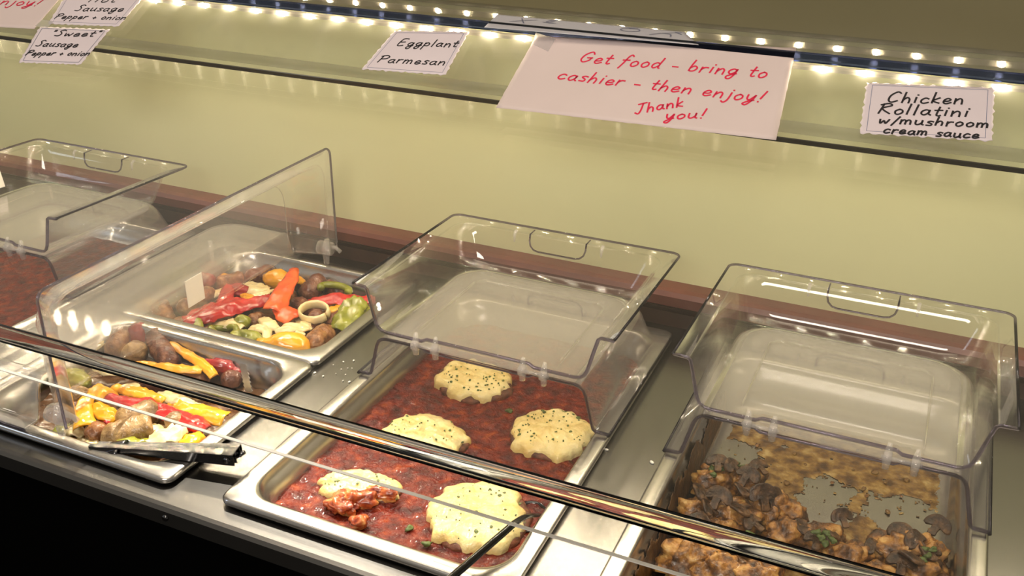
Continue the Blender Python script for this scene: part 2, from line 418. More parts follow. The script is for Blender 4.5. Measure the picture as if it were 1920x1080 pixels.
def half_cover(t, name, w, l, T, handle=True, sticker=None, emboss=True, mat='acr', cutmat='edge'):
    spec = [(0.0, 0.0, 0.012), (0.001, 0.0022, 0.012), (0.0155, 0.0026, 0.022), (0.0185, 0.005, 0.026), (0.0215, 0.016, 0.030), (0.0265, 0.036, 0.034), (0.0290, 0.0455, 0.036), (0.032, 0.052, 0.038), (0.037, 0.0558, 0.038), (0.043, LIDH, 0.038)]
    rings = [[T(*p) for p in half_ring(w, l, i, z, r)] for i, z, r in spec]
    b = MB(); b.loft(rings, False)
    # flat top in strips between the two sides
    last = rings[-1]; n = len(last); fs = []
    o = len(b.v)
    b.add(last, [tuple(range(n))])
    shell = b.build(name, mat, t)
    for p in shell.data.polygons:
        if len(p.vertices) > 4: p.use_smooth = False
    if mat == 'fog':      # steam gathers on the flat top more than on the sides
        shell.data.materials.clear(); shell.data.materials.append(M['mist']); shell.data.materials.append(M['fog'])
        for p in shell.data.polygons:
            if p.center.z + ROOTLOC[shell.name].z > ZL + LIDH - 0.0012: p.material_index = 1
    sm = shell.modifiers.new('wall', 'SOLIDIFY'); sm.thickness = 0.0022; sm.offset = 0
    # thick bright edge all round: the flange and the sawn opening
    cut = [T(i, 0, z) for i, z, r in spec]
    a = 0.30*w; c = 0.70*w; d = 0.0035
    cut += [T(a-0.006, 0, LIDH), T(a, 0, LIDH-d), T(c, 0, LIDH-d), T(c+0.006, 0, LIDH)]
    cut += [T(w-i, 0, z) for i, z, r in reversed(spec)]
    e = MB(); e.tube(cut, 0.0021, 8)
    if cutmat != 'edge': e.build('sawn_edge', cutmat, shell); e = MB()
    e.tube([T(*p) for p in half_ring(w, l, 0, 0.0008, 0.012)], 0.0016, 8)
    e.build('edge', 'edge', shell)
    e = MB()
    e.tube([T(*p) for p in half_ring(w, l, 0.0165, 0.0032, 0.024)], 0.0008, 6)
    if emboss:
        m = 0.072
        pth = [(m, 0.03), (m, l-m-0.01), (m+0.01, l-m), (w-m-0.01, l-m), (w-m, l-m-0.01), (w-m, 0.03)]
        e.tube([T(u, v, LIDH+0.0012) for u, v in pth], 0.0014, 6)
    e.build('rib', 'acr', shell)
    if handle:
        c0 = w/2; hw = 0.040; pth = []
        for k in range(9):
            a = PI + PI*k/8
            uu = c0 + hw*(-1 if k < 4 else 1 if k > 4 else 0)
        yy = lambda z: l-0.019-(z-0.004)*0.22
        prof = [(-hw, 0.003), (-hw, 0.012), (-hw+0.002, 0.019), (-hw+0.007, 0.0235), (-hw+0.014, 0.025), (hw-0.014, 0.025), (hw-0.007, 0.0235), (hw-0.002, 0.019), (hw, 0.012), (hw, 0.003)]
        h = MB(); h.tube([T(c0+du, yy(z)+0.001, z) for du, z in prof], 0.0012, 8)
        h.tube([T(c0-hw, l-0.0165, 0.0035), T(c0-hw, l-0.002, 0.0032)], 0.0009, 6)
        h.tube([T(c0+hw, l-0.0165, 0.0035), T(c0+hw, l-0.002, 0.0032)], 0.0009, 6)
        h.build('handle', 'edge', shell)
        for du in (-0.062, 0.062):
            h = MB(); h.tube([T(c0+du, l-0.014, 0.003), T(c0+du, l-0.0195, 0.006), T(c0+du, l-0.0205, 0.017)], [0.0022, 0.0022, 0.0012], 8)
            h.build('stop_tab', 'nub', shell)
    if sticker:
        b = MB(); b.add([T(*p) for p in sticker], [(0, 1, 2, 3)])
        s = b.build('label_sticker', 'white', shell, smooth=False)
        sm = s.modifiers.new('thick', 'SOLIDIFY'); sm.thickness = 0.0008; sm.offset = 0
    return shell


def hinge(t, pts, axis):
    """pair of clear knuckles on a pin"""
    a = Vector(axis).normalized()
    h = MB()
    for p in pts:
        p = Vector(p)
        h.tube([p-a*0.004, p-a*0.0038, p+a*0.0038, p+a*0.004], [0.002, 0.0062, 0.0062, 0.002], 12)
        h.tube([p+Vector((0, 0, -0.012)), p+Vector((0, 0, -0.004)), p+Vector((0, 0, 0.006)), p+Vector((0, 0.002, 0.016))], [0.0035, 0.0042, 0.0040, 0.0018], 8)
    h.tube([Vector(pts[0])-a*0.006, Vector(pts[-1])+a*0.006], 0.0022, 8)
    return h.build('hinge', 'nub', t)


ZL = RIM+0.002


def cross_lid(x, label, sticker=None, ymid=0.265):
    t = thing('hinged_pan_lid', (x+PW/2, ymid+0.13, ZL), label, 'lid', 'folded clear lids')
    l = 0.262
    Tr = lambda u, v, z: Vector((x+u, ymid+v, ZL+z))
    half_cover(t, 'rear_half', PW, l, Tr, mat='fog')
    hz = ZL+LIDH+0.0045
    ca, sa = math.cos(math.radians(1.5)), math.sin(math.radians(1.5))

    def Tf(u, v, z):
        dz = hz-(ZL+z); return Vector((x+u, ymid+v*ca + dz*sa, hz+dz*ca - v*sa))
    half_cover(t, 'front_half', PW, l, Tf, sticker=sticker)
    for c in (0.30, 0.72):
        hinge(t, [(x+PW*c-0.013, ymid-0.003, hz-0.001), (x+PW*c+0.013, ymid-0.003, hz-0.001)], (1, 0, 0))
    return t


cross_lid(PANS['left'], 'clear acrylic lid folded back over the far left pan, white sticker inside', sticker=[(0.030, 0.155, 0.022), (0.030, 0.125, 0.022), (0.0345, 0.125, 0.048), (0.0345, 0.155, 0.048)])
cross_lid(PANS['eggplant'], 'clear acrylic lid folded back over the rear of the eggplant pan')
cross_lid(PANS['chicken'], 'clear acrylic lid folded back over the rear of the mushroom chicken pan')

# the sausage lid opens along its length: the right half stands on edge
t = thing('hinged_pan_lid', (PANS['sausage'], 0.265, ZL), 'clear acrylic lid standing open on edge beside the sausage pans', 'lid', 'folded clear lids')
xs0 = -0.200
Ts = lambda u, v, z: Vector((xs0 - z, 0.002+u, 0.044+v))
half_cover(t, 'standing_half', 0.524, 0.163, Ts, handle=False, emboss=False, mat='semi', cutmat='acr',
           sticker=[(0.258, 0.014, LIDH-0.003), (0.290, 0.014, LIDH-0.003), (0.290, 0.052, LIDH-0.003), (0.258, 0.052, LIDH-0.003)])
xl = -0.418
Tl = lambda u, v, z: Vector((xl+0.150-v, 0.002+u, ZL+z*0.92))
half_cover(t, 'lying_half', 0.524, 0.150, Tl, handle=False, emboss=False, mat='semi', cutmat='acr')
for y in (0.515, 0.012):
    h = MB(); p = Vector((-0.214 if y > 0.1 else -0.222, y, 0.050))
    h.tube([p+Vector((-0.011, 0, 0.0)), p+Vector((-0.0105, 0, 0)), p+Vector((0.0105, 0, 0)), p+Vector((0.011, 0, 0))], [0.004, 0.0105, 0.0105, 0.004], 14)
    h.tube([p+Vector((0, 0, -0.026)), p+Vector((0, 0, -0.004)), p+Vector((0.004, 0, 0.014))], [0.004, 0.006, 0.004], 10)
    h.tube([p, p+Vector((0.016, 0.004, 0.002)), p+Vector((0.024, 0.004, -0.004))], [0.004, 0.003, 0.003], 8)
    h.build('hinge', 'nub', t)
h = MB(); h.tube([(-0.345, 0.415, 0.076), (-0.345, 0.415, 0.034)], [0.0032, 0.0022], 8); h.build('post', 'nub', t)

# ------------------------------------------------------------------ sneeze guard and shelf
A_Y, A_Z = 0.3715, 0.353      # joint of the two panes
B_Y, B_Z = 0.475, 0.410       # front edge of the shelf
L_Y, L_Z = -0.080, 0.203      # front bend
guard = thing('sneeze_guard', (0, 0.1, 0.2), 'long clear acrylic sneeze guard over the pans with bent front lip', 'sneeze guard')
GX0, GX1 = -2.0, 1.5
D_Y, D_Z = 0.400, 0.3444     # rear edge of the lower pane
sl = Vector((0, D_Y-L_Y, D_Z-L_Z)).normalized(); nn = Vector((0, -sl.z, sl.y))
tk = 0.005
bend_r = 0.0135
# profile of the bend: outer surface follows an arc from vertical to the slope
cy = L_Y + bend_r; ang1 = math.atan2(nn.z, nn.y)
cz = L_Z
outer = []; inner = []
for k in range(15):
    a = PI + (ang1-PI)*k/14
    outer.append((cy + bend_r*math.cos(a), cz + bend_r*math.sin(a))); inner.append((cy + (bend_r-tk)*math.cos(a), cz + (bend_r-tk)*math.sin(a)))
zbot = L_Z-0.034
prof = outer; profi = inner
end_o = Vector((0, *outer[-1])); end_i = Vector((0, *inner[-1]))
ring = [Vector((0, y, z)) for y, z in prof] + [Vector((0, y, z)) for y, z in reversed(profi)]
b = MB(); b.loft([[p+Vector((x, 0, 0)) for p in ring] for x in (GX0, GX1)], True, True, True)
b.build('bent_lip', 'lip', guard)
b = MB(); b.box((GX0, L_Y+0.001, zbot+0.0010), (GX1, L_Y+0.004, L_Z-0.0002)); b.build('front_drop', 'pane', guard, smooth=False)
b = MB(); b.box((GX0, L_Y+0.001, zbot), (GX1, L_Y+0.004, zbot+0.0009)); b.build('bottom_edge', 'lipedge', guard, smooth=False)
tjoint = end_o
pa = end_o + sl*0.0005; q = Vector((0, D_Y, D_Z))
b = MB()
pt = [pa, q, q-nn*tk, pa-nn*tk]
b.loft([[p+Vector((x, 0, 0)) for p in pt] for x in (GX0, GX1)], True, True, True)
b.build('front_pane', 'pane', guard, smooth=False)
s2 = Vector((0, B_Y-A_Y, B_Z-A_Z)).normalized(); n2 = Vector((0, -s2.z, s2.y))
A = Vector((0, A_Y, A_Z)); B = Vector((0, B_Y, B_Z))
Bp = B-s2*0.011
b = MB(); pt = [A+s2*0.002, Bp, Bp-n2*0.005, A+s2*0.002-n2*0.005]
b.loft([[p+Vector((x, 0, 0)) for p in pt] for x in (GX0, GX1)], True, True, True)
b.build('upper_pane', 'pane2', guard, smooth=False)
b = MB(); pt = [A-n2*0.0055-s2*0.0002, A+n2*0.0004-s2*0.0002, A+n2*0.0004+s2*0.0014, A-n2*0.0055+s2*0.0014]
b.loft([[p+Vector((x, 0, 0)) for p in pt] for x in (GX0, GX1)], True, True, True)
b.build('joint_strip', 'seam', guard, smooth=False)
b = MB(); P1 = A+s2*0.026-n2*0.012
pt = [P1, P1+s2*0.012, P1+s2*0.012-n2*0.006, P1-n2*0.006]
b.loft([[p+Vector((x, 0, 0)) for p in pt] for x in (GX0, GX1)], True, True, True)
b.build('tinted_strip', 'tinted_glass', guard, smooth=False)  # tinted strip that draws the darker stripe above the joint
shelf = thing('glass_shelf', (0, 0.53, B_Z), 'narrow glass shelf along the wall above the sneeze guard', 'shelf')
MB().box((GX0, B_Y+0.006, B_Z), (GX1, YW-0.0005, B_Z+0.006)).build('shelf_pane', 'tinted_glass', shelf, smooth=False)
MB().box((GX0, B_Y-0.004, B_Z-0.0018), (GX1, B_Y+0.0055, B_Z+0.007)).build('front_trim', 'blueedge', shelf, smooth=False)


def led_strip(y, z, label, xa, xb, mat, tilt):
    t = thing('led_light_strip', (0, y, z), label, 'light strip')
    fw_ = Vector((0, -math.cos(tilt), -math.sin(tilt))); u_ = Vector((0, -math.sin(tilt), math.cos(tilt))); c = Vector((0, y, z))
    MB().loft([[c+u_*a+fw_*d+Vector((x, 0, 0)) for a, d in ((-.004, -.0002), (.004, -.0002), (.004, -.0014), (-.004, -.0014))] for x in (GX0, GX1)], True, True, True).build('strip_tape', 'strip', t, smooth=False)
    k = round(xa/0.0432); first = None
    while k*0.0432-0.004 < xb:
        x = k*0.0432-0.004; k += 1
        if first is None:
            b = MB(); rings = []
            for i in range(4):
                a = PI/2*i/3.4; fwd = Vector((0, -math.cos(tilt), -math.sin(tilt))); u2 = Vector((0, -math.sin(tilt), math.cos(tilt)))
                rings.append([Vector((x, y, z)) + Vector((0.0040*math.cos(a)*math.cos(2*PI*j/8), 0, 0)) + u2*0.0036*math.cos(a)*math.sin(2*PI*j/8) + fwd*0.0012*math.sin(a) for j in range(8)])
            b.loft(rings, True, True, True); first = b.build('led', mat, t); fx = x
        else:
            o = first.copy(); C.objects.link(o); o.parent = t; o.location = first.location + Vector((x-fx, 0, 0))
    return t


led_strip(0.580, B_Z-0.007, 'rear row of small warm lights where the glass shelf meets the wall', -1.25, 1.05, 'led', 0.3)
led_strip(0.4710, B_Z-0.0070, 'added front row of small warm lights in place of the rear row reflected at the shelf edge', -1.25, 1.05, 'led_reflected', 0.55)  # added glowing row in place of the rear row's reflection in the glass


# ------------------------------------------------------------------ handwriting
G = {
 'a': (1.1, [[(.82, .85), (.5, 1), (.15, .7), (.12, .25), (.42, 0), (.78, .4), (.86, .95)], [(.86, .95), (.82, .3), (1.05, .02)]]),
 'b': (1.0, [[(.2, 2), (.12, 1), (.12, .05)], [(.12, .55), (.5, .95), (.85, .6), (.65, .1), (.3, 0), (.12, .15)]]),
 'c': (1.0, [[(.85, .85), (.5, 1), (.15, .65), (.15, .2), (.45, 0), (.9, .2)]]),
 'd': (1.1, [[(.8, .8), (.5, 1), (.15, .65), (.15, .2), (.42, 0), (.8, .45)], [(.92, 1.9), (.84, .8), (.84, .15), (1.02, 0)]]),
 'e': (1.0, [[(.12, .45), (.6, .5), (.8, .78), (.5, 1), (.18, .7), (.15, .2), (.45, 0), (.92, .25)]]),
 'f': (.85, [[(.95, 1.75), (.7, 2), (.45, 1.6), (.3, .4), (.1, -.6)], [(.05, .95), (.8, 1.02)]]),
 'g': (1.1, [[(.82, .85), (.5, 1), (.15, .7), (.15, .3), (.45, .1), (.8, .5), (.88, .95)], [(.88, .95), (.82, 0), (.6, -.7), (.25, -.75), (.15, -.35), (.6, 0), (1.0, .2)]]),
 'h': (1.05, [[(.2, 2), (.1, 0)], [(.12, .5), (.5, 1), (.8, .7), (.8, 0)]]),
 'i': (.5, [[(.22, 1), (.2, 0)], [(.32, 1.5), (.34, 1.42)]]),
 'j': (.6, [[(.4, 1), (.4, -.3), (.15, -.8), (-.15, -.6)], [(.45, 1.5), (.47, 1.42)]]),
 'k': (.95, [[(.2, 2), (.1, 0)], [(.8, 1), (.15, .42), (.85, 0)]]),
 'l': (.5, [[(.25, 2), (.15, 0)]]),
 'm': (1.5, [[(.1, 1), (.1, 0)], [(.12, .6), (.4, 1), (.65, .75), (.65, 0)], [(.67, .6), (.95, 1), (1.2, .75), (1.25, 0)]]),
 'n': (1.05, [[(.1, 1), (.1, 0)], [(.12, .5), (.5, 1), (.8, .75), (.85, 0)]]),
 'o': (1.0, [[(.5, 1), (.15, .65), (.2, .15), (.5, 0), (.85, .35), (.8, .8), (.5, 1)]]),
 'p': (1.05, [[(.15, 1), (.02, -.9)], [(.12, .6), (.5, 1), (.85, .65), (.65, .12), (.12, .2)]]),
 'r': (.8, [[(.12, 1), (.1, 0)], [(.12, .55), (.4, .95), (.75, .95)]]),
 's': (.85, [[(.8, .9), (.45, 1), (.2, .75), (.65, .4), (.6, .05), (.1, .05)]]),
 't': (.75, [[(.4, 1.7), (.3, .3), (.45, 0), (.7, .1)], [(.02, 1.05), (.75, 1.1)]]),
 'u': (1.1, [[(.1, 1), (.12, .25), (.4, 0), (.8, .4), (.85, 1)], [(.85, 1), (.85, .2), (1.05, 0)]]),
 'v': (.9, [[(.1, 1), (.4, 0), (.85, 1)]]),
 'w': (1.3, [[(.1, 1), (.25, .05), (.6, .7), (.85, .05), (1.2, 1)]]),
 'y': (1.0, [[(.1, 1), (.2, .3), (.5, .15), (.85, .95)], [(.88, 1), (.75, 0), (.4, -.8), (.05, -.6), (.5, -.1), (.95, .15)]]),
 'G': (1.5, [[(1.25, 1.6), (.9, 2), (.3, 1.4), (.15, .5), (.55, 0), (1.1, .4), (1.2, .85)], [(.75, .85), (1.3, .9)]]),
 'E': (1.35, [[(1.2, 2), (.35, 1.9), (.1, .05), (.95, .1)], [(.25, 1.0), (.95, 1.1)]]),
 'P': (1.35, [[(.35, 1.9), (.1, 0)], [(.05, 1.7), (.8, 2), (1.3, 1.6), (1.0, 1.1), (.3, .95)]]),
 'C': (1.35, [[(1.25, 1.75), (.85, 2), (.25, 1.3), (.15, .4), (.5, 0), (1.1, .3)]]),
 'R': (1.35, [[(.35, 1.9), (.1, 0)], [(.05, 1.7), (.8, 2), (1.15, 1.6), (.3, 1.0), (1.2, 0)]]),
 'S': (1.25, [[(1.2, 1.75), (.8, 2), (.35, 1.6), (.85, .9), (.7, .1), (.05, .15)]]),
 'T': (1.2, [[(.85, 2), (.6, .5), (.3, -.1), (-.1, .2)], [(.2, 1.9), (1.3, 2.05)]]),
 'H': (1.4, [[(.3, 2), (.1, 0)], [(1.2, 2), (1.0, 0)], [(.2, 1), (1.1, 1.05)]]),
 '-': (.8, [[(.1, .5), (.7, .5)]]), '+': (1.0, [[(.15, .5), (.85, .5)], [(.5, .9), (.5, .1)]]),
 '!': (.6, [[(.45, 2), (.25, .6)], [(.18, .1), (.2, .02)]]), '/': (.8, [[(.8, 1.8), (.1, -.3)]]), '"': (.55, [[(.2, 2), (.15, 1.55)], [(.42, 2), (.37, 1.55)]]),
 "'": (.4, [[(.2, 1.9), (.16, 1.5)]]), ' ': (.7, []),
 '1': (1.3, [[(.1, 1.9), (.6, 1), (1.2, 0)], [(1.2, 2), (.5, .9), (.1, .1)]]), '2': (1.4, [[(.2, 1.6), (.2, .2), (1.2, 0)], [(.5, 1.7), (.5, .4)], [(.0, .0), (1.1, -.2)]]),
 '3': (1.6, [[(.7, 1.6), (.2, 1.1), (.3, .4), (.9, .1), (1.3, .7), (1.0, 1.4), (.5, 1.3)], [(.1, 1.7), (.8, 1.8)]]), '4': (1.6, [[(1.2, 2), (.4, .8), (.1, 0)], [(.5, 1.0), (1.0, .8), (1.3, 0)], [(.9, 1.9), (1.5, 1.2)]]),
}


def curve_pts(pl):
    return smooth_path([(x, y, 0) for x, y in pl], 5) if len(pl) > 2 else [Vector((x, y, 0)) for x, y in pl]


def write(mb, text, P0, P1, xh, nrm, thick, slant=0.22, lift=0.0006):
    """one handwritten line as flat pen strokes from P0 to P1 on the plane"""
    adv = sum(G[c][0]+0.22 for c in text); d = P1-P0; e1 = d.normalized(); e2 = nrm.cross(e1); sx = d.length/adv
    x = 0.0
    for ch in text:
        a, strokes = G[ch]
        wob = 0.06*math.sin(x*3.1)
        for st in strokes:
            pts = [P0 + e1*(x + p.x)*sx + e1*p.y*xh*slant + e2*(p.y+wob)*xh + nrm*lift for p in curve_pts(st)]
            vs = []; n = len(pts)
            for i, p in enumerate(pts):
                tg = (pts[min(i+1, n-1)] - pts[max(i-1, 0)]).normalized(); sd = nrm.cross(tg)*thick*0.5
                if i == 0: p = p - tg*thick*0.35
                if i == n-1: p = p + tg*thick*0.35
                vs += [p+sd, p-sd]
            mb.add(vs, [(2*i, 2*i+1, 2*i+3, 2*i+2) for i in range(n-1)])
        x += a+0.22


KP = n2.dot(A)


def sign(name, label, corners, mat, lines, ink, thick, deckle=0.0015, under=-0.0026, cat='sign', nrm=None, k=None, border=False, tape=None, curl=0.0):
    N = nrm or n2; K = (k if k is not None else KP) - under
    Q = [on_plane(x, y, N, K) for x, y in corners]        # tl, tr, br, bl
    ctr = sum(Q, Vector())/4
    t = thing(name, ctr, label, cat)
    n = 40; m = 20; vs = []; fs = []
    for j in range(m+1):
        for i in range(n+1):
            u = i/n; v = j/m
            p = Q[0].lerp(Q[1], u).lerp(Q[3].lerp(Q[2], u), v)
            if deckle:
                if i in (0, n): p = p + (Q[1]-Q[0]).normalized()*deckle*math.sin(j*2.3)*(0.6+0.4*math.sin(j*.9))
                if j in (0, m): p = p + (Q[3]-Q[0]).normalized()*deckle*math.sin(i*1.7)*(0.6+0.4*math.sin(i*.7))
            p = p - N*curl*(max(0, v-0.55)/0.45)**2*(0.3+abs(u-0.5)*1.6)
            vs.append(p)
    for j in range(m):
        for i in range(n):
            a = j*(n+1)+i; fs.append((a, a+n+1, a+n+2, a+1))
    sh = MB().add(vs, fs).build('sheet', mat, t)
    sm = sh.modifiers.new('thick', 'SOLIDIFY'); sm.thickness = 0.0003; sm.offset = -1
    for tx, a, bb, xh in lines:
        mb = MB(); write(mb, tx, on_plane(*a, N, K), on_plane(*bb, N, K), xh, N, thick)
        mb.build('handwriting', ink, t, smooth=False)
    if border:
        mb = MB()
        c = ctr; R = [c+(q-c)*0.90 for q in Q] ; R = [R[0], R[3], R[2], R[1]]
        for i in range(4):
            p, q2 = R[i], R[(i+1) % 4]; sd = N.cross((q2-p).normalized())*0.0003
            mb.add([p+sd+N*.0004, q2+sd+N*.0004, q2-sd+N*.0004, p-sd+N*.0004], [(0, 1, 2, 3)])
        mb.build('border_line', M['greyink'], t, smooth=False)
    if tape:
        pts = [on_plane(x, y, N, K)+N*0.0012 for x, y in tape]
        tp = MB().add(pts, [(0, 1, 2, 3)]).build('tape', 'tape', t, smooth=False)
    return t


sign('paper_sign', 'large pinkish sheet with red handwriting asking to bring food to the cashier', [(1005, 68), (1493, 90), (1455, 263), (930, 202)], 'pink',
     [('Get food - bring to', (1084, 116), (1440, 147), 0.0088), ('cashier - then enjoy!', (1043, 148), (1432, 193), 0.0085), ('Thank', (1192, 214), (1284, 199), 0.0070), ('you!', (1246, 224), (1325, 222), 0.0070)],
     'redink', 0.0020, deckle=0.0003, under=-0.0030, tape=[(1005, 62), (1042, 75), (1028, 98), (998, 84)])
sign('paper_sign', 'small white card reading Eggplant Parmesan in black marker', [(740, 58), (879, 60), (835, 141), (678, 130)], 'paper',
     [('Eggplant', (744, 86), (858, 89), 0.0062), ('Parmesan', (707, 117), (836, 123), 0.0062)], 'ink', 0.0017, under=-0.0026, border=True)
sign('paper_sign', 'white deckle edged card reading Chicken Rollatini with mushroom cream sauce', [(1625, 155), (1865, 165), (1860, 265), (1612, 250)], 'paper',
     [('Chicken', (1662, 192), (1810, 196), 0.0075), ('Rollatini', (1645, 213), (1820, 220), 0.0072), ('w/mushroom', (1646, 232), (1858, 240), 0.0058), ('cream sauce', (1655, 250), (1838, 261), 0.0056)], 'ink', 0.0020, under=-0.0026, border=True)
sign('paper_sign', 'white card reading Sweet Sausage Pepper and Onion at upper left', [(75, 50), (206, 55), (151, 121), (35, 117)], 'paper',
     [('"Sweet"', (92, 68), (186, 69), 0.0062), ('Sausage', (66, 87), (146, 89), 0.0062), ('Pepper + onion', (47, 104), (168, 105), 0.0052)], 'ink', 0.0017, under=-0.0026, border=True)
sign('paper_sign', 'white card reading Hot Sausage Pepper and Onion just above the Sweet card', [(140, -35), (290, -30), (222, 50), (90, 45)], 'paper',
     [('Hot', (165, 4), (218, 5), 0.0070), ('Sausage', (139, 21), (232, 22), 0.0066), ('Pepper + onion', (102, 35), (236, 38), 0.0052)], 'ink', 0.0018, under=-0.0034, border=True, tape=[(80, 38), (102, 41), (90, 54), (66, 50)])
sign('paper_sign', 'pink sheet with red writing cut off at the top left corner', [(-30, -75), (165, -65), (64, 54), (-140, 44)], 'pink',
     [('enjoy!', (-18, 8), (74, 12), 0.0085)], 'redink', 0.0018, deckle=0.0003, under=-0.0042)
sign('paper_sheet', 'bluish white sheet with large scribbled letters lying on the glass shelf', [(932, 27), (1284, 60), (1310, 84), (908, 51)], 'bluepaper',
     [('1', (952, 41), (990, 45), 0.013), ('2', (1018, 42), (1050, 45), 0.012), ('3', (1150, 57), (1205, 63), 0.013), ('4', (1215, 65), (1274, 71), 0.014)], 'greyink', 0.0016, deckle=0, under=-(B_Z+0.0065), nrm=Vector((0, 0, 1)), k=0.0, cat='paper')


# ------------------------------------------------------------------ food shapes
def sausage(p0, p1, r, mat, label, bend=0.0, cut=(0, 0), group=None, name='sausage'):
    r *= 1.04; p0, p1 = Vector(p0), Vector(p1); d = p1-p0; p0 -= d.normalized()*0.004; p1 += d.normalized()*0.004; d = p1-p0; L = d.length; t = d.normalized(); side = t.cross(Vector((0, 0, 1))).normalized()
    upv = side.cross(t); seed = random.random()*50
    n = 22; rings = []; K = 20
    for i in range(n+1):
        u = i/n; s = u*L
        rr = r
        for e, dist in ((0, s), (1, L-s)):
            if cut[e]:
                if dist < r*0.18: rr = min(rr, r*(0.90+0.10*dist/(r*0.18)))
            elif dist < r: rr = min(rr, r*math.sqrt(max(0.02, 1-(1-dist/r)**2)))
        c = p0 + t*s + side*bend*math.sin(PI*u)
        ring = []
        for k in range(K):
            a = 2*PI*k/K
            v = side*math.cos(a) + upv*math.sin(a)
            q = c + v*rr
            q += v*(fbm(q, 170, seed)*0.0014 + fbm(q, 50, seed)*0.0024)*min(1, rr/r)
            ring.append(q)
        rings.append(ring)
    o = MB().loft(rings, True, True, True).build(name, mat)
    return tag(o, label, 'sausage', group)


def strip(pts, widths, mat, label, cat='pepper', name='pepper_strip', thick=0.003, cup=0.35, wr=0.0012, group=None, twist=0.0):
    """curved pepper or onion sheet along a path; cup bends its cross-section into an arch"""
    P = smooth_path(pts, 7); n = len(P); seed = random.random()*90; K = 12
    W = []
    for i in range(n):
        u = i/(n-1)*(len(widths)-1); k = min(int(u), len(widths)-2); W.append(widths[k]+(widths[k+1]-widths[k])*(u-k))
    top = []; bot = []
    for i, p in enumerate(P):
        tg = (P[min(i+1, n-1)] - P[max(i-1, 0)]).normalized()
        sd = tg.cross(Vector((0, 0, 1)))
        if sd.length < 1e-3: sd = Vector((1, 0, 0))
        sd.normalize(); up = sd.cross(tg)
        tw = twist*(i/(n-1)-0.5); sd, up = sd*math.cos(tw)+up*math.sin(tw), up*math.cos(tw)-sd*math.sin(tw)
        a = []; b2 = []
        for k in range(K+1):
            x = k/K*2-1; hw = W[i]*0.60
            edge = hw*(1+0.16*fbm(p*1.0+Vector((x, 0, 0))*0.02, 90, seed))
            hgt = cup*W[i]*(math.sqrt(max(0, 1-0.92*x*x))-0.4)
            q = p + sd*x*edge + up*hgt
            q += up*(fbm(q, 75, seed)*wr*2.4 + fbm(q, 200, seed)*wr*0.9)
            tt = thick*(1-0.55*x**4)
            a.append(q+up*tt*0.5); b2.append(q-up*tt*0.5)
        top.append(a); bot.append(b2)
    rings = [top[i]+bot[i][::-1] for i in range(n)]
    o = MB().loft(rings, True, True, True).build(name, mat)
    return tag(o, label, cat, group)


def lump(c, rad, mat, label, cat, name, rot=0.0, rough=0.2, scale=60, seed=None, parent=None, group=None, flat=0.0, seg=28, detail=5):
    c = Vector(c); seed = random.random()*90 if seed is None else seed; rings = []; n = seg; K = seg+4
    if name == 'pepper_piece': rad = [q*1.12 for q in rad]
    cr, sr = math.cos(rot), math.sin(rot)
    for i in range(1, n):
        th = PI*i/n; ring = []
        for k in range(K):
            ph = 2*PI*k/K
            d = Vector((math.sin(th)*math.cos(ph), math.sin(th)*math.sin(ph), math.cos(th)))
            s = 1 + rough*noise.fractal(Vector((d.x*rad[0], d.y*rad[1], d.z*rad[2]))*scale + Vector((seed, -seed, seed*.5)), 0.8, 2.0, detail)
            x, y, z = d.x*rad[0]*s, d.y*rad[1]*s, d.z*rad[2]*s
            if z < 0: z *= (1-flat)
            ring.append(c+Vector((x*cr-y*sr, x*sr+y*cr, z)))
        rings.append(ring)
    mb = MB().loft(rings[::-1], True, True, True)
    o = mb.build(name, mat, parent)
    if not parent: tag(o, label, cat, group)
    return o


def surface(name, x0, y0, x1, y1, r, z, mat, amp=0.0012, scale=60, step=0.004, parent=None, mask=None, fine=0.0004, thick=None, bumps=()):
    """liquid surface filling a rounded rectangle"""
    nx = int((x1-x0)/step); ny = int((y1-y0)/step); idx = {}; vs = []; fs = []

    def inside(x, y):
        cx = min(max(x, x0+r), x1-r); cy = min(max(y, y0+r), y1-r)
        return (x-cx)**2+(y-cy)**2 <= r*r+1e-9
    for j in range(ny+1):
        for i in range(nx+1):
            x = x0+(x1-x0)*i/nx; y = y0+(y1-y0)*j/ny
            if not inside(x, y):
                cx = min(max(x, x0+r), x1-r); cy = min(max(y, y0+r), y1-r); dd = math.hypot(x-cx, y-cy); x = cx+(x-cx)*r/dd; y = cy+(y-cy)*r/dd
            p = Vector((x, y, 0)); h = z + amp*fbm(p, scale, 3.0, 5) + fine*fbm(p, scale*5, 9.0, 3)
            for bx, by, br, bh in bumps:
                h += bh*math.exp(-((x-bx)**2+(y-by)**2)/(br*br))
            idx[i, j] = len(vs); vs.append(Vector((x, y, h)))
    for j in range(ny):
        for i in range(nx):
            c = (vs[idx[i, j]]+vs[idx[i+1, j+1]])/2
            if mask and not mask(c.x, c.y): continue
            fs.append((idx[i, j], idx[i+1, j], idx[i+1, j+1], idx[i, j+1]))
    o = MB().add(vs, fs).build(name, mat, parent)
    if thick:
        sm = o.modifiers.new('thick', 'SOLIDIFY'); sm.thickness = thick; sm.offset = 1
    return o


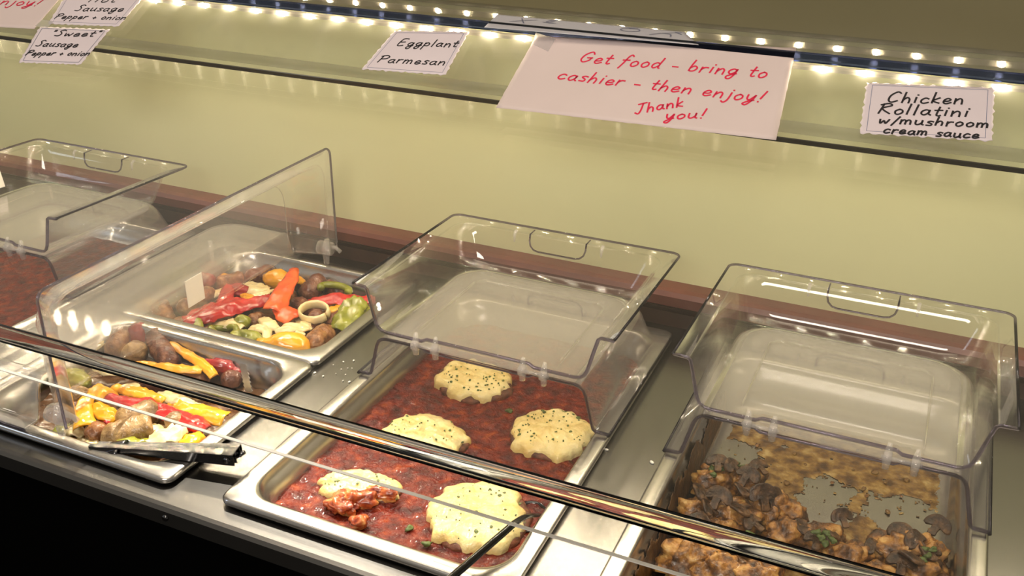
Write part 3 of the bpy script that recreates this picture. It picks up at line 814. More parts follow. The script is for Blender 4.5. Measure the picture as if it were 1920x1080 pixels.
# ------------------------------------------------------------------ red sauces
SZ = -0.014
xe = PANS['eggplant']
tag(surface('tomato_sauce', xe+0.0245, 0.0245, xe+PW-0.0245, PL-0.0245, 0.041, SZ, 'sauce', 0.0026, 60, 0.002, fine=0.0007), 'chunky red tomato sauce filling the eggplant pan', 'sauce')
xl0 = PANS['left']
tag(surface('tomato_sauce', xl0+0.0245, 0.0245, xl0+PW-0.0245, PL-0.0245, 0.041, SZ, 'sauce', 0.0018, 55, 0.004), 'red sauce in the pan at the far left', 'sauce')
xss = PANS['sausage']
for y0, lb in ((0.265, 'brown cooking juices under the sausage in the rear half pan'), (0.0, 'brown cooking juices under the sausage in the front half pan')):
    tag(surface('cooking_juices', xss+0.0265, y0+0.0265, xss+PW-0.0265, y0+0.265-0.0265, 0.041, -0.022, 'juice', 0.004, 40, 0.004), lb, 'juices', kind='stuff')


# ------------------------------------------------------------------ eggplant portions
def portion(c, ra, rb, rot, h, label, nfleck=40, seed=1.0):
    c = Vector((c.x, c.y+0.008, SZ-0.002)); ra *= 1.16; rb *= 1.16; t = thing('eggplant_parmesan', c, label, 'eggplant parmesan', 'cheese-topped eggplant rounds')
    cr, sr = math.cos(rot), math.sin(rot)

    def edge(ph, s, a): return 1 + a*noise.fractal(Vector((math.cos(ph)*2.2, math.sin(ph)*2.2, s)), 0.9, 2.1, 5)

    def dome(name, k, hh, z0, a, mat, sd, bump):
        rings = []; n = 18; K = 72
        for i in range(n+1):
            u = i/n; rr = math.sin(u*PI/2) if i else 0.02
            zz = (max(0.0, 1-u**2.6))**0.62
            ring = []
            for j in range(K):
                ph = 2*PI*j/K; e = 1+(edge(ph, sd, a)-1)*u
                x = ra*k*rr*e*math.cos(ph); y = rb*k*rr*e*math.sin(ph)
                p = Vector((c.x+x*cr-y*sr, c.y+x*sr+y*cr, 0))
                p.z = z0 + hh*zz*(1) + bump*fbm(p, 90, sd, 5)*(0.4+zz)
                ring.append(p)
            rings.append(ring)
        return MB().loft(rings, True, True, False).build(name, mat, t)
    dome('eggplant_slice', 1.01, h*0.62, SZ-0.002, 0.10, 'breading', seed+5, 0.0012)
    dome('melted_cheese', 1.0, h, SZ-0.0015, 0.20, 'cheese', seed, 0.0024)
    mb = MB(); rnd = random.Random(seed)
    for _ in range(int(nfleck*1.7)):
        a = rnd.random()*2*PI; u = math.sqrt(rnd.random())*0.86; rr = math.sin(u*PI/2)*0.93
        x = ra*rr*math.cos(a); y = rb*rr*math.sin(a); zz = (max(0, 1-u**2.6))**0.62
        p = Vector((c.x+x*cr-y*sr, c.y+x*sr+y*cr, SZ-0.0015+h*zz)); p.z += 0.0016*fbm(Vector((p.x, p.y, 0)), 90, seed, 5)*(0.4+zz)
        s = rnd.choice((0.0006, 0.0007, 0.0009, 0.0011, 0.0013, 0.0020)); b0 = rnd.random()*6
        vs = []
        for q in range(6):
            rad = s*(0.6+0.7*rnd.random()); vs.append(p+Vector((rad*math.cos(b0+q*PI/3), rad*math.sin(b0+q*PI/3), 0.0003)))
        vs += [v+Vector((0, 0, 0.0009)) for v in vs]
        mb.add(vs, [(6, 7, 8, 9, 10, 11)]+[(q, (q+1) % 6, (q+1) % 6+6, q+6) for q in range(6)])
    tag(mb.build('parsley_flakes', 'parsley', t, smooth=False), kind='stuff')
    return t


EH = 0.017
portion(at(884, 708, 0.0), 0.044, 0.037, -0.15, EH, 'cheese-topped eggplant round under the lid hinge, farthest back in the red sauce', 46, 1.3)
portion(at(1030, 806, 0.0), 0.042, 0.041, 0.3, EH, 'cheese-topped eggplant round at the right side of the red sauce', 60, 2.1)
portion(at(790, 812, 0.0), 0.045, 0.033, 0.0, EH, 'cheese-topped eggplant round crossed by the bright guard lip, left middle of the sauce', 26, 3.7)
portion(at(893, 962, 0.0), 0.046, 0.045, 0.2, EH, 'front cheese-topped eggplant round beside the serving spoon', 40, 4.4)
portion(at(668, 912, -0.006), 0.040, 0.022, 0.25, 0.012, 'half eaten cheese-topped round at the left front of the red sauce', 14, 5.2)
for (x, y, rx, ry, rz, ro, lb) in ((668, 935, 0.022, 0.012, 0.010, 0.5, 'orange torn chunk of eggplant beside the half eaten round'), (640, 950, 0.016, 0.012, 0.009, 0.1, 'sauce-smeared eggplant scrap nearest the left front corner of the red sauce'),
                                   (715, 925, 0.020, 0.009, 0.008, 0.2, 'long red-brown scrap right of the torn eggplant chunk'), (672, 980, 0.011, 0.008, 0.006, 0.9, 'small orange scrap in the front of the red sauce')):
    lump(at(x, y, -0.008), (rx, ry, rz), 'torn', lb, 'eggplant scrap', 'eggplant_scrap', ro, 0.5, 80)
for x, y in ((768, 990), (735, 935), (1000, 790), (955, 770), (985, 800), (800, 1020)):
    lump(at(x, y, -0.011), (0.0045, 0.0035, 0.0022), 'parsley', 'dark green parsley sprig floating on the red tomato sauce', 'parsley', 'parsley_sprig', random.random()*3, 0.6, 300, seg=10, group='parsley on the tomato sauce')

# ------------------------------------------------------------------ sausage and peppers, rear half pan
Z = 0.0
sausage(at(338, 582, -.004), at(398, 548, .002), 0.0135, 'sausA', 'brown sausage at the left of the rear sausage pan', 0.004)
sausage(at(303, 572, .002), at(316, 602, -.012), 0.0115, 'sausA', 'upright tan sausage end in the left corner of the rear pan', 0, (1, 1))
sausage(at(408, 534, -.004), at(452, 524, -.002), 0.0125, 'sausA', 'tan sausage behind the red pepper lobes in the rear pan', 0, (0, 1))
sausage(at(464, 522, -.004), at(512, 508, -.004), 0.0135, 'sausB', 'rough dark sausage at the back wall of the rear pan', 0.003)
sausage(at(602, 522, .006), at(572, 556, -.006), 0.0145, 'sausB', 'dark glossy sausage standing at the back right of the rear pan', 0)
sausage(at(552, 570, -.006), at(600, 588, -.004), 0.0125, 'sausB', 'dark sausage half hidden left of the onion ring', 0)
sausage(at(595, 592, .002), at(590, 603, .004), 0.0120, 'sausB', 'shiny dark sausage end sitting inside the onion ring', 0)
sausage(at(586, 648, .002), at(620, 622, -.004), 0.0145, 'sausA', 'reddish brown sausage at the front right corner of the rear pan', -.003)
sausage(at(622, 606, -.002), at(640, 590, -.006), 0.0105, 'sausB', 'brown sausage bit between onion ring and green pepper', 0)
sausage(at(468, 605, -.006), at(494, 598, -.006), 0.0125, 'sausA', 'brown sausage bit under the pale onions of the rear pan', 0)
sausage(at(540, 540, -.008), at(560, 528, -.008), 0.0125, 'sausA', 'brown sausage under the yellow pepper at the back', 0)
sausage(at(330, 606, -.014), at(352, 614, -.014), 0.012, 'sausA', 'brown sausage low behind the divider at left', 0)

lump(at(384, 528, .004), (0.016, 0.014, 0.013), 'dred', 'dark red pepper knob at the left back of the rear pan', 'pepper', 'pepper_piece', 0.4, 0.18, 70)
strip([at(345, 604, .004), at(385, 590, .010), at(430, 575, .013), at(470, 570, .011), at(508, 560, .012)], [0.026, 0.036, 0.038, 0.026, 0.024], 'red', 'wide bright red pepper strip across the middle of the rear pan', cup=0.28, wr=0.002)
strip([at(418, 574, .013), at(424, 555, .017), at(428, 538, .016)], [0.022, 0.018, 0.014], 'red', 'short red pepper lobe rising from the wide red strip', cup=0.3)
lump(at(442, 545, .008), (0.020, 0.012, 0.009), 'dred', 'dark red curled pepper behind the red lobe', 'pepper', 'pepper_piece', 0.2, 0.25, 70)
strip([at(512, 583, .016), at(526, 556, .022), at(542, 528, .026), at(553, 504, .026)], [0.024, 0.026, 0.022, 0.010], 'orange', 'tall orange-red pepper strip leaning up at the middle', cup=0.25, twist=0.5)
strip([at(523, 576, .014), at(540, 590, .010), at(552, 600, .006)], [0.018, 0.030, 0.024], 'orange', 'orange-red pepper flap hanging below the tall strip', cup=0.25)
strip([at(580, 571, .006), at(620, 562, .010), at(660, 563, .008), at(702, 562, .004)], [0.018, 0.022, 0.026, 0.016], 'red', 'red pepper strip reaching the right back of the rear pan', cup=0.3, wr=0.0018)
lump(at(522, 524, .008), (0.022, 0.015, 0.013), 'yellow', 'bright yellow pepper piece at the back of the rear pan', 'pepper', 'pepper_piece', 0.15, 0.15, 50)
strip([at(552, 522, .006), at(566, 529, .004), at(575, 534, .002)], [0.014, 0.014, 0.006], 'yellow', 'yellow pepper tip behind the tall orange strip', cup=0.3)
lump(at(423, 521, -.002), (0.010, 0.006, 0.006), 'yellow', 'little yellow scrap against the back left wall', 'pepper', 'pepper_piece', 0, 0.2, 80)
strip([at(455, 553, .006), at(468, 560, .012), at(478, 568, .012)], [0.008, 0.018, 0.008], 'yellow', 'yellow pepper wedge beside the pale onion at the middle', cup=0.2)
strip([at(612, 586, .004), at(630, 578, .006), at(648, 574, .004)], [0.012, 0.016, 0.014], 'yellow', 'yellow pepper strip in front of the right red strip', cup=0.3)
lump(at(538, 648, .003), (0.030, 0.018, 0.016), 'yellow', 'large shiny yellow pepper half at the front of the rear pan', 'pepper', 'pepper_piece', 0.35, 0.12, 40)
lump(at(495, 649, -.002), (0.012, 0.012, 0.010), 'yellow', 'small yellow piece left of the large yellow half', 'pepper', 'pepper_piece', 0.6, 0.2, 60)
strip([at(457, 535, .004), at(478, 541, .010), at(505, 546, .006)], [0.020, 0.032, 0.018], 'onion', 'pale onion fan at the middle back of the rear pan', 'onion', 'onion_piece', cup=0.2)
strip([at(472, 556, .010), at(495, 550, .012), at(518, 544, .008)], [0.010, 0.014, 0.008], 'onion', 'thin onion petal in front of the onion fan', 'onion', 'onion_piece', cup=0.2, thick=0.002)
strip([at(516, 624, .006), at(545, 614, .010), at(580, 616, .004)], [0.012, 0.022, 0.010], 'onion', 'white onion petal with dark char at the front right', 'onion', 'onion_piece', cup=0.25)
strip([at(494, 598, .006), at(504, 609, .008), at(520, 618, .006)], [0.012, 0.020, 0.010], 'onion', 'curled white onion petal at the middle front', 'onion', 'onion_piece', cup=0.35)
strip([at(465, 624, .002), at(482, 615, .008), at(500, 622, .006), at(497, 636, .004)], [0.008, 0.016, 0.014, 0.008], 'onion', 'folded onion petal beside the green pepper', 'onion', 'onion_piece', cup=0.2)
strip([at(402, 612, -.002), at(428, 606, .004), at(454, 618, .000)], [0.010, 0.020, 0.012], 'onion', 'pale onion arch over the green ring', 'onion', 'onion_piece', cup=0.4)
strip([at(538, 664, -.002), at(555, 660, .002), at(570, 654, .000)], [0.010, 0.018, 0.008], 'onion', 'onion wedge at the front rim under the yellow half', 'onion', 'onion_piece', cup=0.15)
# onion ring round the sausage end
c0 = at(590, 595, .004); R1 = []
for k in range(15):
    a = 2*PI*k/14*0.97; R1.append(c0+Vector((0.0215*math.cos(a), 0.017*math.sin(a), 0.008+0.004*math.sin(a))))
mb = MB(); mb.tube(R1, 0.0030, 10, closed=False, flat=2.4); tag(mb.build('onion_ring', 'onion'), 'white onion ring around a dark sausage end', 'onion')
c0 = at(420, 624, .000); R1 = []
for k in range(15):
    a = 2*PI*k/14*0.97; R1.append(c0+Vector((0.020*math.cos(a), 0.013*math.sin(a), 0.002+0.004*math.sin(2*a))))
mb = MB(); mb.tube(R1, 0.0048, 8, closed=False, flat=1.2); tag(mb.build('pepper_ring', 'green'), 'green pepper ring at the front left of the rear pan', 'pepper')
lump(at(453, 603, .004), (0.012, 0.009, 0.009), 'green', 'small shiny green piece above the green ring', 'pepper', 'pepper_piece', 0.2, 0.15, 60)
lump(at(463, 638, .000), (0.026, 0.015, 0.013), 'green', 'shiny lobed green pepper at the front of the rear pan', 'pepper', 'pepper_piece', 0.1, 0.3, 45)
strip([at(366, 630, .002), at(370, 613, .010), at(373, 597, .014)], [0.016, 0.013, 0.006], 'green', 'pointed green pepper tip over the divider', cup=0.2)
strip([at(640, 622, .000), at(652, 596, .010), at(668, 566, .016)], [0.030, 0.036, 0.026], 'green', 'large wrinkled green pepper at the right wall of the rear pan', cup=0.3, wr=0.0035)
strip([at(690, 575, .004), at(676, 585, .006), at(664, 600, .004)], [0.014, 0.020, 0.012], 'green', 'olive green pepper flap right of the large wrinkled one', cup=0.3, wr=0.002)
c0 = at(628, 544, .004); R1 = []
for k in range(12):
    a = PI*1.25*k/11-0.2; R1.append(c0+Vector((0.024*math.cos(a), 0.012*math.sin(a), 0.002)))
mb = MB(); mb.tube(R1, 0.006, 8, flat=0.9); tag(mb.build('pepper_ring', 'green'), 'green pepper curl at the back right of the rear pan', 'pepper')

for x0_, y0_, x1_, y1_, m_, lb in ((520, 545, 548, 560, 'sausA', 'brown sausage under the tall orange strip'), (372, 620, 398, 632, 'sausB', 'dark sausage beside the pointed green tip'), (500, 660, 520, 648, 'sausA', 'brown sausage between the two yellow pieces at the front'),
                                  (560, 630, 590, 618, 'sausB', 'dark sausage behind the reddish brown one at front right'), (610, 535, 640, 548, 'sausB', 'dark sausage under the red strip at the back right'), (440, 590, 470, 585, 'sausB', 'dark sausage below the wide red strip'), (640, 615, 660, 600, 'sausA', 'brown sausage under the large wrinkled green pepper')):
    sausage(at(x0_, y0_, -.010), at(x1_, y1_, -.010), 0.0120, m_, lb, 0)
for a_, b_, c_, lb in (((395, 560), (410, 548), (425, 542), 'onion sliver between brown sausage and red lobe'), ((540, 610), (552, 622), (572, 630), 'onion sliver left of the reddish brown sausage'), ((425, 640), (440, 648), (458, 652), 'onion sliver in front of the lobed green pepper'), ((560, 600), (572, 610), (585, 618), 'onion sliver below the onion ring'), ((660, 580), (672, 572), (690, 568), 'onion sliver between red strip and olive green flap')):
    strip([at(*a_, .000), at(*b_, .005), at(*c_, .001)], [0.008, 0.016, 0.008], 'onion', lb, 'onion', 'onion_piece', cup=0.3, thick=0.0022)

# ------------------------------------------------------------------ sausage and peppers, front half pan
strip([at(150, 660, -.004), at(172, 640, .004), at(190, 610, .012)], [0.030, 0.034, 0.020], 'onion', 'pale yellow pepper and onion piece at the left of the front pan', cup=0.2)
sausage(at(232, 624, .004), at(214, 664, -.006), 0.0155, 'sausA', 'brown sausage beside the pale yellow piece in the front pan', 0, (1, 0))
lump(at(262, 628, .004), (0.016, 0.014, 0.015), 'dred', 'dark red pepper knob at the divider in the front pan', 'pepper', 'pepper_piece', 0.3, 0.2, 60)
sausage(at(236, 672, -.002), at(270, 652, .004), 0.0150, 'sausC', 'pinkish sausage below the dark red knob', 0, (0, 0))
sausage(at(292, 634, .006), at(326, 684, -.002), 0.0135, 'sausB', 'long dark brown sausage at the middle of the front pan', 0.002, (1, 0))
strip([at(318, 642, .008), at(350, 664, .010), at(380, 682, .008), at(402, 706, .002)], [0.006, 0.013, 0.014, 0.010], 'yellow', 'slim orange-yellow pepper strip slanting across the front pan', cup=0.4)
strip([at(250, 680, .004), at(300, 688, .006), at(345, 692, .006), at(380, 694, .004)], [0.006, 0.014, 0.016, 0.014], 'yellow', 'long orange-yellow strip lying along the front pan', cup=0.4)
lump(at(418, 690, -.002), (0.024, 0.010, 0.010), 'dred', 'dark red pepper at the right of the front pan', 'pepper', 'pepper_piece', 0.1, 0.3, 60)
sausage(at(420, 716, -.010), at(448, 706, -.006), 0.011, 'sausB', 'sausage bit against the right wall of the front pan', 0)
lump(at(138, 712, .002), (0.026, 0.016, 0.010), 'green', 'olive green pepper at the left behind the guard lip', 'pepper', 'pepper_piece', -0.2, 0.25, 60)
sausage(at(146, 752, .0), at(150, 735, .003), 0.0165, 'sausC', 'round tan sausage end at the left edge of the front pan', 0, (0, 0))
strip([at(178, 728, .008), at(200, 742, .010), at(215, 752, .008)], [0.018, 0.022, 0.012], 'yellow', 'yellow pepper sheet behind the front lip', cup=0.25)
strip([at(166, 744, .014), at(155, 768, .016), at(160, 802, .010)], [0.014, 0.018, 0.022], 'yellow', 'yellow pepper curl hanging at the left front', cup=0.3)
strip([at(176, 764, .012), at(200, 775, .012), at(220, 786, .006)], [0.018, 0.020, 0.016], 'yellow', 'yellow pepper strip beside the yellow curl', cup=0.3)
strip([at(215, 727, .004), at(262, 738, .006), at(310, 752, .004)], [0.014, 0.018, 0.012], 'yellow', 'orange strip above the red strip at the front', cup=0.3)
strip([at(202, 746, .010), at(240, 756, .012), at(275, 758, .012), at(308, 772, .008)], [0.010, 0.017, 0.018, 0.018], 'red', 'red pepper strip under the guard lip at front', cup=0.4)
strip([at(305, 772, .010), at(340, 785, .010), at(368, 796, .008), at(388, 808, .004)], [0.020, 0.022, 0.024, 0.014], 'red', 'shiny red pepper at the right front of the front pan', cup=0.4)
sausage(at(222, 792, .004), at(296, 770, .006), 0.0165, 'sausC', 'tan sausage in the middle of the front pan under the strip of red', 0.003)
sausage(at(196, 826, .006), at(280, 802, .010), 0.0170, 'sausC', 'front tan sausage with cut end just behind the tongs', -0.002, (0, 1))
sausage(at(180, 822, .0), at(186, 800, .004), 0.0130, 'sausA', 'short brown sausage left of the front tan sausage', 0)
sausage(at(324, 800, .006), at(330, 780, .010), 0.0110, 'sausC', 'small pale sausage end against the shiny red pepper', 0)
strip([at(325, 760, .000), at(370, 774, .006), at(425, 786, .004)], [0.020, 0.026, 0.022], 'yellow', 'orange pepper piece at the right of the front pan', cup=0.4)
lump(at(203, 796, .002), (0.008, 0.008, 0.009), 'red', 'small red pepper bit between the brown sausages', 'pepper', 'pepper_piece', 0, 0.3, 90)
lump(at(136, 775, -.004), (0.014, 0.018, 0.012), 'sausB', 'dark brown meat piece at the left front wall', 'sausage', 'sausage_piece', 0.4, 0.3, 70)
strip([at(124, 812, -.004), at(140, 808, .000), at(158, 818, -.004)], [0.010, 0.016, 0.010], 'onion', 'small onion petal at the left front corner', 'onion', 'onion_piece', cup=0.3)
strip([at(142, 828, -.006), at(162, 830, -.002), at(184, 832, -.004)], [0.012, 0.016, 0.012], 'onion', 'onion slice under the end of the tongs', 'onion', 'onion_piece', cup=0.2, thick=0.002)
strip([at(207, 838, .004), at(240, 832, .010), at(280, 830, .006)], [0.010, 0.016, 0.012], 'green', 'green pepper strip along the tongs', cup=0.4)
strip([at(285, 838, .006), at(310, 815, .014), at(335, 805, .010)], [0.026, 0.034, 0.026], 'onion', 'glossy pale yellow onion piece above the tongs', 'onion', 'onion_piece', cup=0.18, wr=0.003)
strip([at(340, 838, .006), at(360, 824, .010), at(378, 818, .006)], [0.018, 0.022, 0.012], 'yellow', 'bright yellow pepper corner by the right front rim', cup=0.3)
lump(at(118, 808, -.008), (0.010, 0.012, 0.008), 'green', 'olive brown scrap in the left front corner', 'pepper', 'pepper_piece', 0, 0.3, 80)

for x0_, y0_, x1_, y1_, m_, r_, lb in ((250, 772, 285, 752, 'sausA', .0135, 'brown sausage under the red strip in the front pan'), (330, 742, 372, 752, 'sausC', .0125, 'tan sausage behind the orange pepper piece at right of the front pan'), (128, 790, 150, 772, 'sausA', .0125, 'brown sausage behind the onion petal at the left front corner'),
                                       (268, 716, 310, 722, 'sausB', .0120, 'dark sausage just behind the guard lip in the front pan'), (345, 706, 385, 716, 'sausA', .0115, 'brown sausage below the slim orange strip'), (236, 812, 262, 822, 'sausB', .0110, 'dark sausage low behind the tongs')):
    sausage(at(x0_, y0_, -.010), at(x1_, y1_, -.010), r_, m_, lb, 0)
for a_, b_, c_, lb in (((300, 738), (330, 748), (362, 758), 'onion sliver beside the orange strip of the front pan'), ((180, 690), (205, 694), (232, 700), 'onion sliver behind the guard lip at left'), ((345, 770), (352, 762), (372, 758), 'onion sliver behind the shiny red pepper'), ((225, 742), (236, 728), (256, 722), 'onion sliver between the yellow sheet and the orange strip'), ((262, 800), (285, 806), (300, 800), 'onion sliver right of the front tan sausage')):
    strip([at(*a_, .000), at(*b_, .006), at(*c_, .001)], [0.010, 0.020, 0.010], 'onion', lb, 'onion', 'onion_piece', cup=0.3, thick=0.0022)

# ------------------------------------------------------------------ chicken pan
xc = PANS['chicken']; ZB = RIM-0.065


def bare(x, y):
    """False where the steel bottom shows through the smeared sauce"""
    a = at(1545, 945, ZB); c = at(1690, 965, ZB); d = at(1380, 850, ZB); e = at(1620, 900, ZB)
    n1 = 0.5*fbm((x, y, 0), 38, 2.0, 6) + 0.22*fbm((x, y, 0), 160, 5.0, 4)
    m = min(((x-a.x)/0.030)**2+((y-a.y)/0.052)**2, ((x-c.x)/0.040)**2+((y-c.y)/0.040)**2, ((x-d.x)/0.034)**2+((y-d.y)/0.032)**2)
    if m < 1+n1*1.5: return fbm((x, y, 0), 130, 9.0, 4) > 0.62
    return fbm((x, y, 0), 60, 7.0, 6) > -0.75


tag(surface('cream_sauce', xc+0.037, 0.037, xc+PW-0.037, PL-0.037, 0.036, ZB+0.0007, 'film', 0.0004, 45, 0.0016, mask=bare, thick=0.0003, fine=0.0003), 'tan cream sauce smeared over the bottom of the chicken pan', 'sauce', kind='stuff')


vs = []; fs = []; ny = 110; nz = 16
for j in range(nz+1):
    for i in range(ny+1):
        y = 0.075+0.38*i/ny; v = j/nz; z = ZB+0.012+(0.046)*v
        ins = 0.0287-0.0052*v
        vs.append(Vector((xc+ins+0.0007+0.0004*fbm(Vector((y, z, 0)), 150, 2.0), y, z)))
for j in range(nz):
    for i in range(ny):
        y = 0.075+0.38*i/ny; v = j/nz
        if v < 0.75+0.35*fbm(Vector((y, 0, v*0.02)), 45, 4.0): a = j*(ny+1)+i; fs.append((a, a+1, a+ny+2, a+ny+1))
o = tag(MB().add(vs, fs).build('sauce_residue', 'residue'), 'dark brown sauce residue baked on the left wall of the chicken pan', 'residue', kind='stuff')
sm = o.modifiers.new('thick', 'SOLIDIFY'); sm.thickness = 0.0006; sm.offset = 0
CH = [(1335, 905, .026, .020, .016, 0.3, 'large orange chicken chunk at the top of the left heap'), (1400, 905, .022, .018, .014, 1.0, 'orange chicken chunk right of the top of the left heap'),
      (1300, 965, .024, .018, .016, 0.1, 'chicken chunk at the left wall of the left heap'), (1370, 975, .030, .022, .016, 0.5, 'wide chicken chunk in the middle of the left heap'),
      (1440, 955, .024, .020, .015, 0.9, 'brown chicken chunk below the mushroom slices'), (1480, 965, .018, .016, .012, 0.2, 'small orange chicken chunk at the right end of the left heap'),
      (1350, 1000, .028, .014, .012, 0.1, 'pale orange chicken strip behind the guard lip'), (1470, 1005, .022, .016, .013, 0.4, 'chicken chunk linking the left heap with the middle'),
      (1540, 1010, .024, .018, .013, 0.2, 'green-flecked chicken piece in the middle of the pan'), (1590, 1050, .026, .018, .014, 0.6, 'orange chicken piece between the two heaps'),
      (1690, 1040, .034, .022, .018, 0.2, 'large cheesy chicken roll at the right of the pan'), (1750, 1050, .022, .020, .016, 0.7, 'chicken roll end at the right wall'),
      (1760, 1085, .026, .018, .014, 0.2, 'chicken piece at the lower right corner of the photo'), (1640, 1085, .026, .016, .013, 0.2, 'chicken piece at the bottom below the large roll'),
      (1255, 1045, .030, .022, .018, 0.3, 'orange chicken chunk below the guard lip at left'), (1340, 1070, .034, .020, .016, 0.1, 'wide chicken chunk below the guard lip at the middle'),
      (1420, 1090, .026, .018, .014, 0.3, 'dark chicken chunk below the guard lip at right')]
for i, (x, y, a, b_, c_, ro, lb) in enumerate(CH):
    pc = at(x, y, -0.024); pc.x = min(max(pc.x, xc+0.029+a), xc+PW-0.029-a); pc.y = max(pc.y, 0.032+b_)
    lump(pc, (a, b_, c_+0.004), 'chicken', lb, 'chicken', 'chicken_piece', ro, 0.34, 75, seed=i*3.7, seg=34)


rq = random.Random(9)
for x, y in ((1490, 850), (1510, 870), (1475, 905), (1462, 925), (1600, 880), (1620, 915), (1625, 930), (1640, 885), (1660, 905), (1700, 900), (1745, 940), (1665, 960), (1675, 985), (1690, 930), (1420, 835), (1560, 905)):
    q_ = rq.choice((0.0022, 0.003, 0.004)); lump(at(x, y, ZB+0.002), (q_, q_*0.8, q_*0.5), 'chicken' if rq.random() < .3 else 'film', 'small scrap stuck to the sauced bottom of the chicken pan', 'food scrap', 'food_scrap', rq.random()*3, 0.5, 200, seg=10, group='scraps on the chicken pan bottom')


def mushroom(c, s, rot, tilt, label, group):
    """cooked mushroom slice: cap outline with a stem, thin and bent"""
    out = [(-1, 0.05), (-.95, .5), (-.6, .9), (0, 1.02), (.6, .9), (.95, .5), (1, .05), (.75, -.12), (.35, 0.05), (.26, -.3), (.3, -.75), (0, -.85), (-.3, -.75), (-.26, -.3), (-.35, .05), (-.75, -.12)]
    P = smooth_path([(x, y, 0) for x, y in out]+[(-1, 0.05, 0)], 3)[:-1]
    R = Matrix.Rotation(rot, 3, 'Z') @ Matrix.Rotation(tilt, 3, 'X'); sd = random.random()*40
    def T(x, y, z): return Vector(c) + R @ Vector((x*s, y*s, z*s + 0.35*s*(1-x*x)*0.6 + 0.15*s*noise.noise(Vector((x, y, sd)))))
    n = len(P); vs = [T(p.x*k, p.y*k+0.05*(1-k), z) for z, k in ((-.12, .9), (-.12, .97), (0, 1), (.12, .97), (.12, .9), (.10, .5), (.08, .12)) for p in P]
    mb = MB(); mb.loft([vs[i*n:(i+1)*n] for i in range(7)], True, True, True)
    return tag(mb.build('mushroom_slice', 'mush'), label, 'mushroom', group)


rm = random.Random(4)
for x, y, z, s, ro, ti in [(1345, 872, .0, .013, .3, .3), (1375, 878, .0, .012, 1.4, .5), (1400, 897, .002, .014, -.4, .6), (1425, 880, -.006, .012, .9, .3), (1320, 925, -.002, .014, 2.0, .4), (1345, 938, .0, .015, -.2, .5),
                            (1430, 935, -.004, .016, .6, .9), (1447, 940, -.008, .015, .8, .9), (1390, 955, -.004, .013, 2.6, .3), (1310, 985, -.008, .013, .4, .3), (1395, 920, .0, .012, 2.2, .4), (1415, 985, -.012, .012, 1.2, .3), (1330, 955, -.004, .012, 1.9, .7)]:
    mushroom(at(x, y, z), s, ro, ti, 'dark brown mushroom slice on the chicken heap at the left of the pan', 'mushrooms on the left heap')
for x, y, z, s, ro, ti in [(1580, 975, -.018, .012, .6, .5), (1510, 990, -.014, .012, 1.8, .3), (1530, 1018, -.012, .013, .1, .2), (1560, 1000, -.014, .012, 2.5, .4)]:
    mushroom(at(x, y, z), s, ro, ti, 'dark mushroom slice on the green-flecked chicken in the middle of the pan', 'mushrooms on the middle piece')
for x, y, z, s, ro, ti in [(1755, 990, -.012, .014, -.4, .4), (1690, 1005, -.006, .014, .3, .3), (1720, 1020, -.006, .014, 1.1, .5), (1745, 1038, -.008, .012, 2.1, .3), (1690, 1062, -.010, .015, .0, .3), (1640, 1030, -.014, .011, 1.3, .3), (1710, 1045, -.004, .013, 2.8, .4)]:
    mushroom(at(x, y, z), s, ro, ti, 'dark mushroom slice on the chicken roll at the right of the pan', 'mushrooms on the right heap')
for x, y in ((1355, 880), (1380, 868), (1345, 865), (1362, 862), (1390, 875), (1335, 878), (1550, 1000), (1540, 1008), (1560, 1012), (1532, 998), (1548, 1018), (1740, 1042), (1735, 1030), (1728, 1050), (1750, 1030), (1405, 1000), (1415, 1012), (1338, 890)):
    lump(at(x, y, -0.003), (0.0045, 0.003, 0.002), 'parsley', 'chopped parsley clump on the mushroom chicken', 'parsley', 'parsley_clump', rm.random()*3, 0.8, 300, seg=10, group='parsley on the chicken')

# ------------------------------------------------------------------ utensils
t = thing('serving_tongs', at(310, 862, 0.03), 'dark polished steel tongs lying across the front right corner of the sausage pan', 'tongs')
hA = at(446, 853, 0.030); tA = at(176, 838, 0.016)
d = (tA-hA).normalized(); sd = d.cross(Vector((0, 0, 1))).normalized(); upv = sd.cross(d)


def arm(off, hw, lift, nm='arm'):
    rings = []; Lh = (tA-hA).length
    for i in range(13):
        u = i/12; wv = hw*(1-0.72*u) ; hh = 0.012*(1-0.75*u)+0.002
        c = hA + d*Lh*u + sd*off*(0.35+0.65*u) + upv*lift*u
        o = [(-wv, -hh), (-wv, 0.0), (wv, 0.0), (wv, -hh), (wv-0.001, -hh), (wv-0.001, -0.001), (-wv+0.001, -0.001), (-wv+0.001, -hh)]
        rings.append([c+sd*a+upv*(b2+hh*0.5) for a, b2 in o])
    mb = MB().loft(rings, True, True, True)
    return mb.build(nm, 'chrome', t, smooth=False)


arm(-0.006, 0.0085, 0.004); arm(0.008, 0.0080, -0.002)
mb = MB(); mb.tube([hA+sd*-0.012+d*0.008, hA+sd*0.012+d*0.008], 0.0035, 12); mb.build('hinge_pin', 'chrome', t)
mb = MB(); mb.tube([hA-d*0.008+upv*0.004, hA-d*0.002, hA+d*0.004-upv*0.003], 0.0025, 8); mb.build('lock_tab', 'chrome', t)
mb = MB()
for sgn in (-1, 1):
    c = tA - d*0.036 + sd*sgn*0.006; vs = []
    for i in range(9):
        u = i/8; wv = 0.003+0.006*math.sin(PI*min(u*0.6+0.15, 1)); vs.append([c+d*0.035*u+sd*sgn*wv*math.cos(PI*k/6)+upv*(-0.008*u+0.005*math.sin(PI*k/6)-0.004*(k % 2)*(u > .9)) for k in range(7)])
    mb.loft(vs, False)
o = mb.build('gripping_tip', 'chrome', t); sm = o.modifiers.new('thick', 'SOLIDIFY'); sm.thickness = 0.001

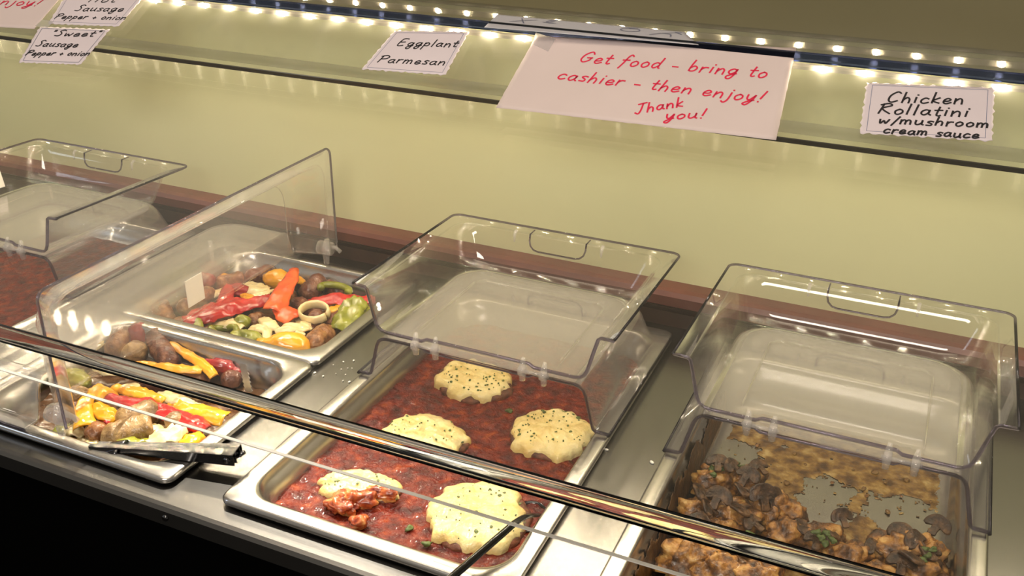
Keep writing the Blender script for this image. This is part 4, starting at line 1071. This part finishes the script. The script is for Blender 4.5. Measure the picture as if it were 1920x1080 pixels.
pts = [at(1012, 966, -0.006), at(1003, 966, 0.014), at(985, 969, 0.030), at(966, 980, 0.036), at(945, 998, 0.036)]
end = at(850, 1080, 0.031); end2 = end + (end-pts[-1]).normalized()*0.09
t = thing('serving_spoon', pts[0], 'dark steel serving spoon leaning over the front rim of the eggplant pan', 'spoon')
path = smooth_path(pts+[end, end2], 6)
MB().tube(path, [0.0030+0.0018*i/(len(path)-1) for i in range(len(path))], 10, flat=0.7).build('handle', 'chrome', t)
c = pts[0]; rings = []
for i in range(7):
    rr = 0.026*math.sin(PI/2*i/6)+0.0005; zz = -0.010+0.010*(1-math.cos(PI/2*i/6))
    rings.append([c+Vector((rr*math.cos(2*PI*k/20)*0.75+0.006-0.02, rr*math.sin(2*PI*k/20)+0.0, zz-0.006)) for k in range(20)])
o = MB().loft(rings, True, True, False).build('bowl', 'chrome', t); sm = o.modifiers.new('thick', 'SOLIDIFY'); sm.thickness = 0.001

p0 = at(455, 682, 0.016); p1 = at(466, 735, -0.016)
mb = MB(); dd = p1-p0; sx = Vector((0.0055, 0.001, 0)); vs = []; n = 14
for i in range(n+1):
    c = p0+dd*i/n; s = 1.0 if i % 2 else 0.72
    vs += [c-sx*s, c+sx*s]
mb.add(vs, [(2*i, 2*i+1, 2*i+3, 2*i+2) for i in range(n)])
o = tag(mb.build('serrated_utensil', 'pan', smooth=False), 'narrow serrated steel utensil tip standing at the right end of the front sausage pan', 'utensil')
sm = o.modifiers.new('thick', 'SOLIDIFY'); sm.thickness = 0.0018

# ------------------------------------------------------------------ crumbs on the steel
rc = random.Random(11)


def crumb(x, y, s, lb, gr):
    lump(at(x, y, ZC+0.0008), (s, s*0.6, s*0.5), 'crumb', lb, 'crumb', 'cheese_crumb', rc.random()*3, 0.2, 200, seg=8, group=gr)


for x, y, s in ((590, 699, .0022), (606, 705, .0018), (644, 678, .0016), (655, 716, .0022), (643, 714, .0013), (663, 676, .0018), (640, 692, .0012), (652, 690, .0011), (630, 700, .0010), (660, 690, .001), (625, 684, .0011), (648, 702, .0010)):
    crumb(x, y, s, 'tiny white crumb on the steel between the sausage and eggplant pans', 'crumbs left of the eggplant pan')
for x, y, s, lb in ((1137, 843, .0026, 'round white crumb beside the right rim of the eggplant pan'), (1222, 867, .0032, 'long white crumb near the left rim of the chicken pan')):
    crumb(x, y, s, lb, None)
for x, y, s in ((785, 498, .0022), (806, 495, .0018), (766, 503, .0016)):
    crumb(x, y, s, 'tiny white crumb behind the left side of the folded eggplant lid', 'crumbs behind the eggplant lid')
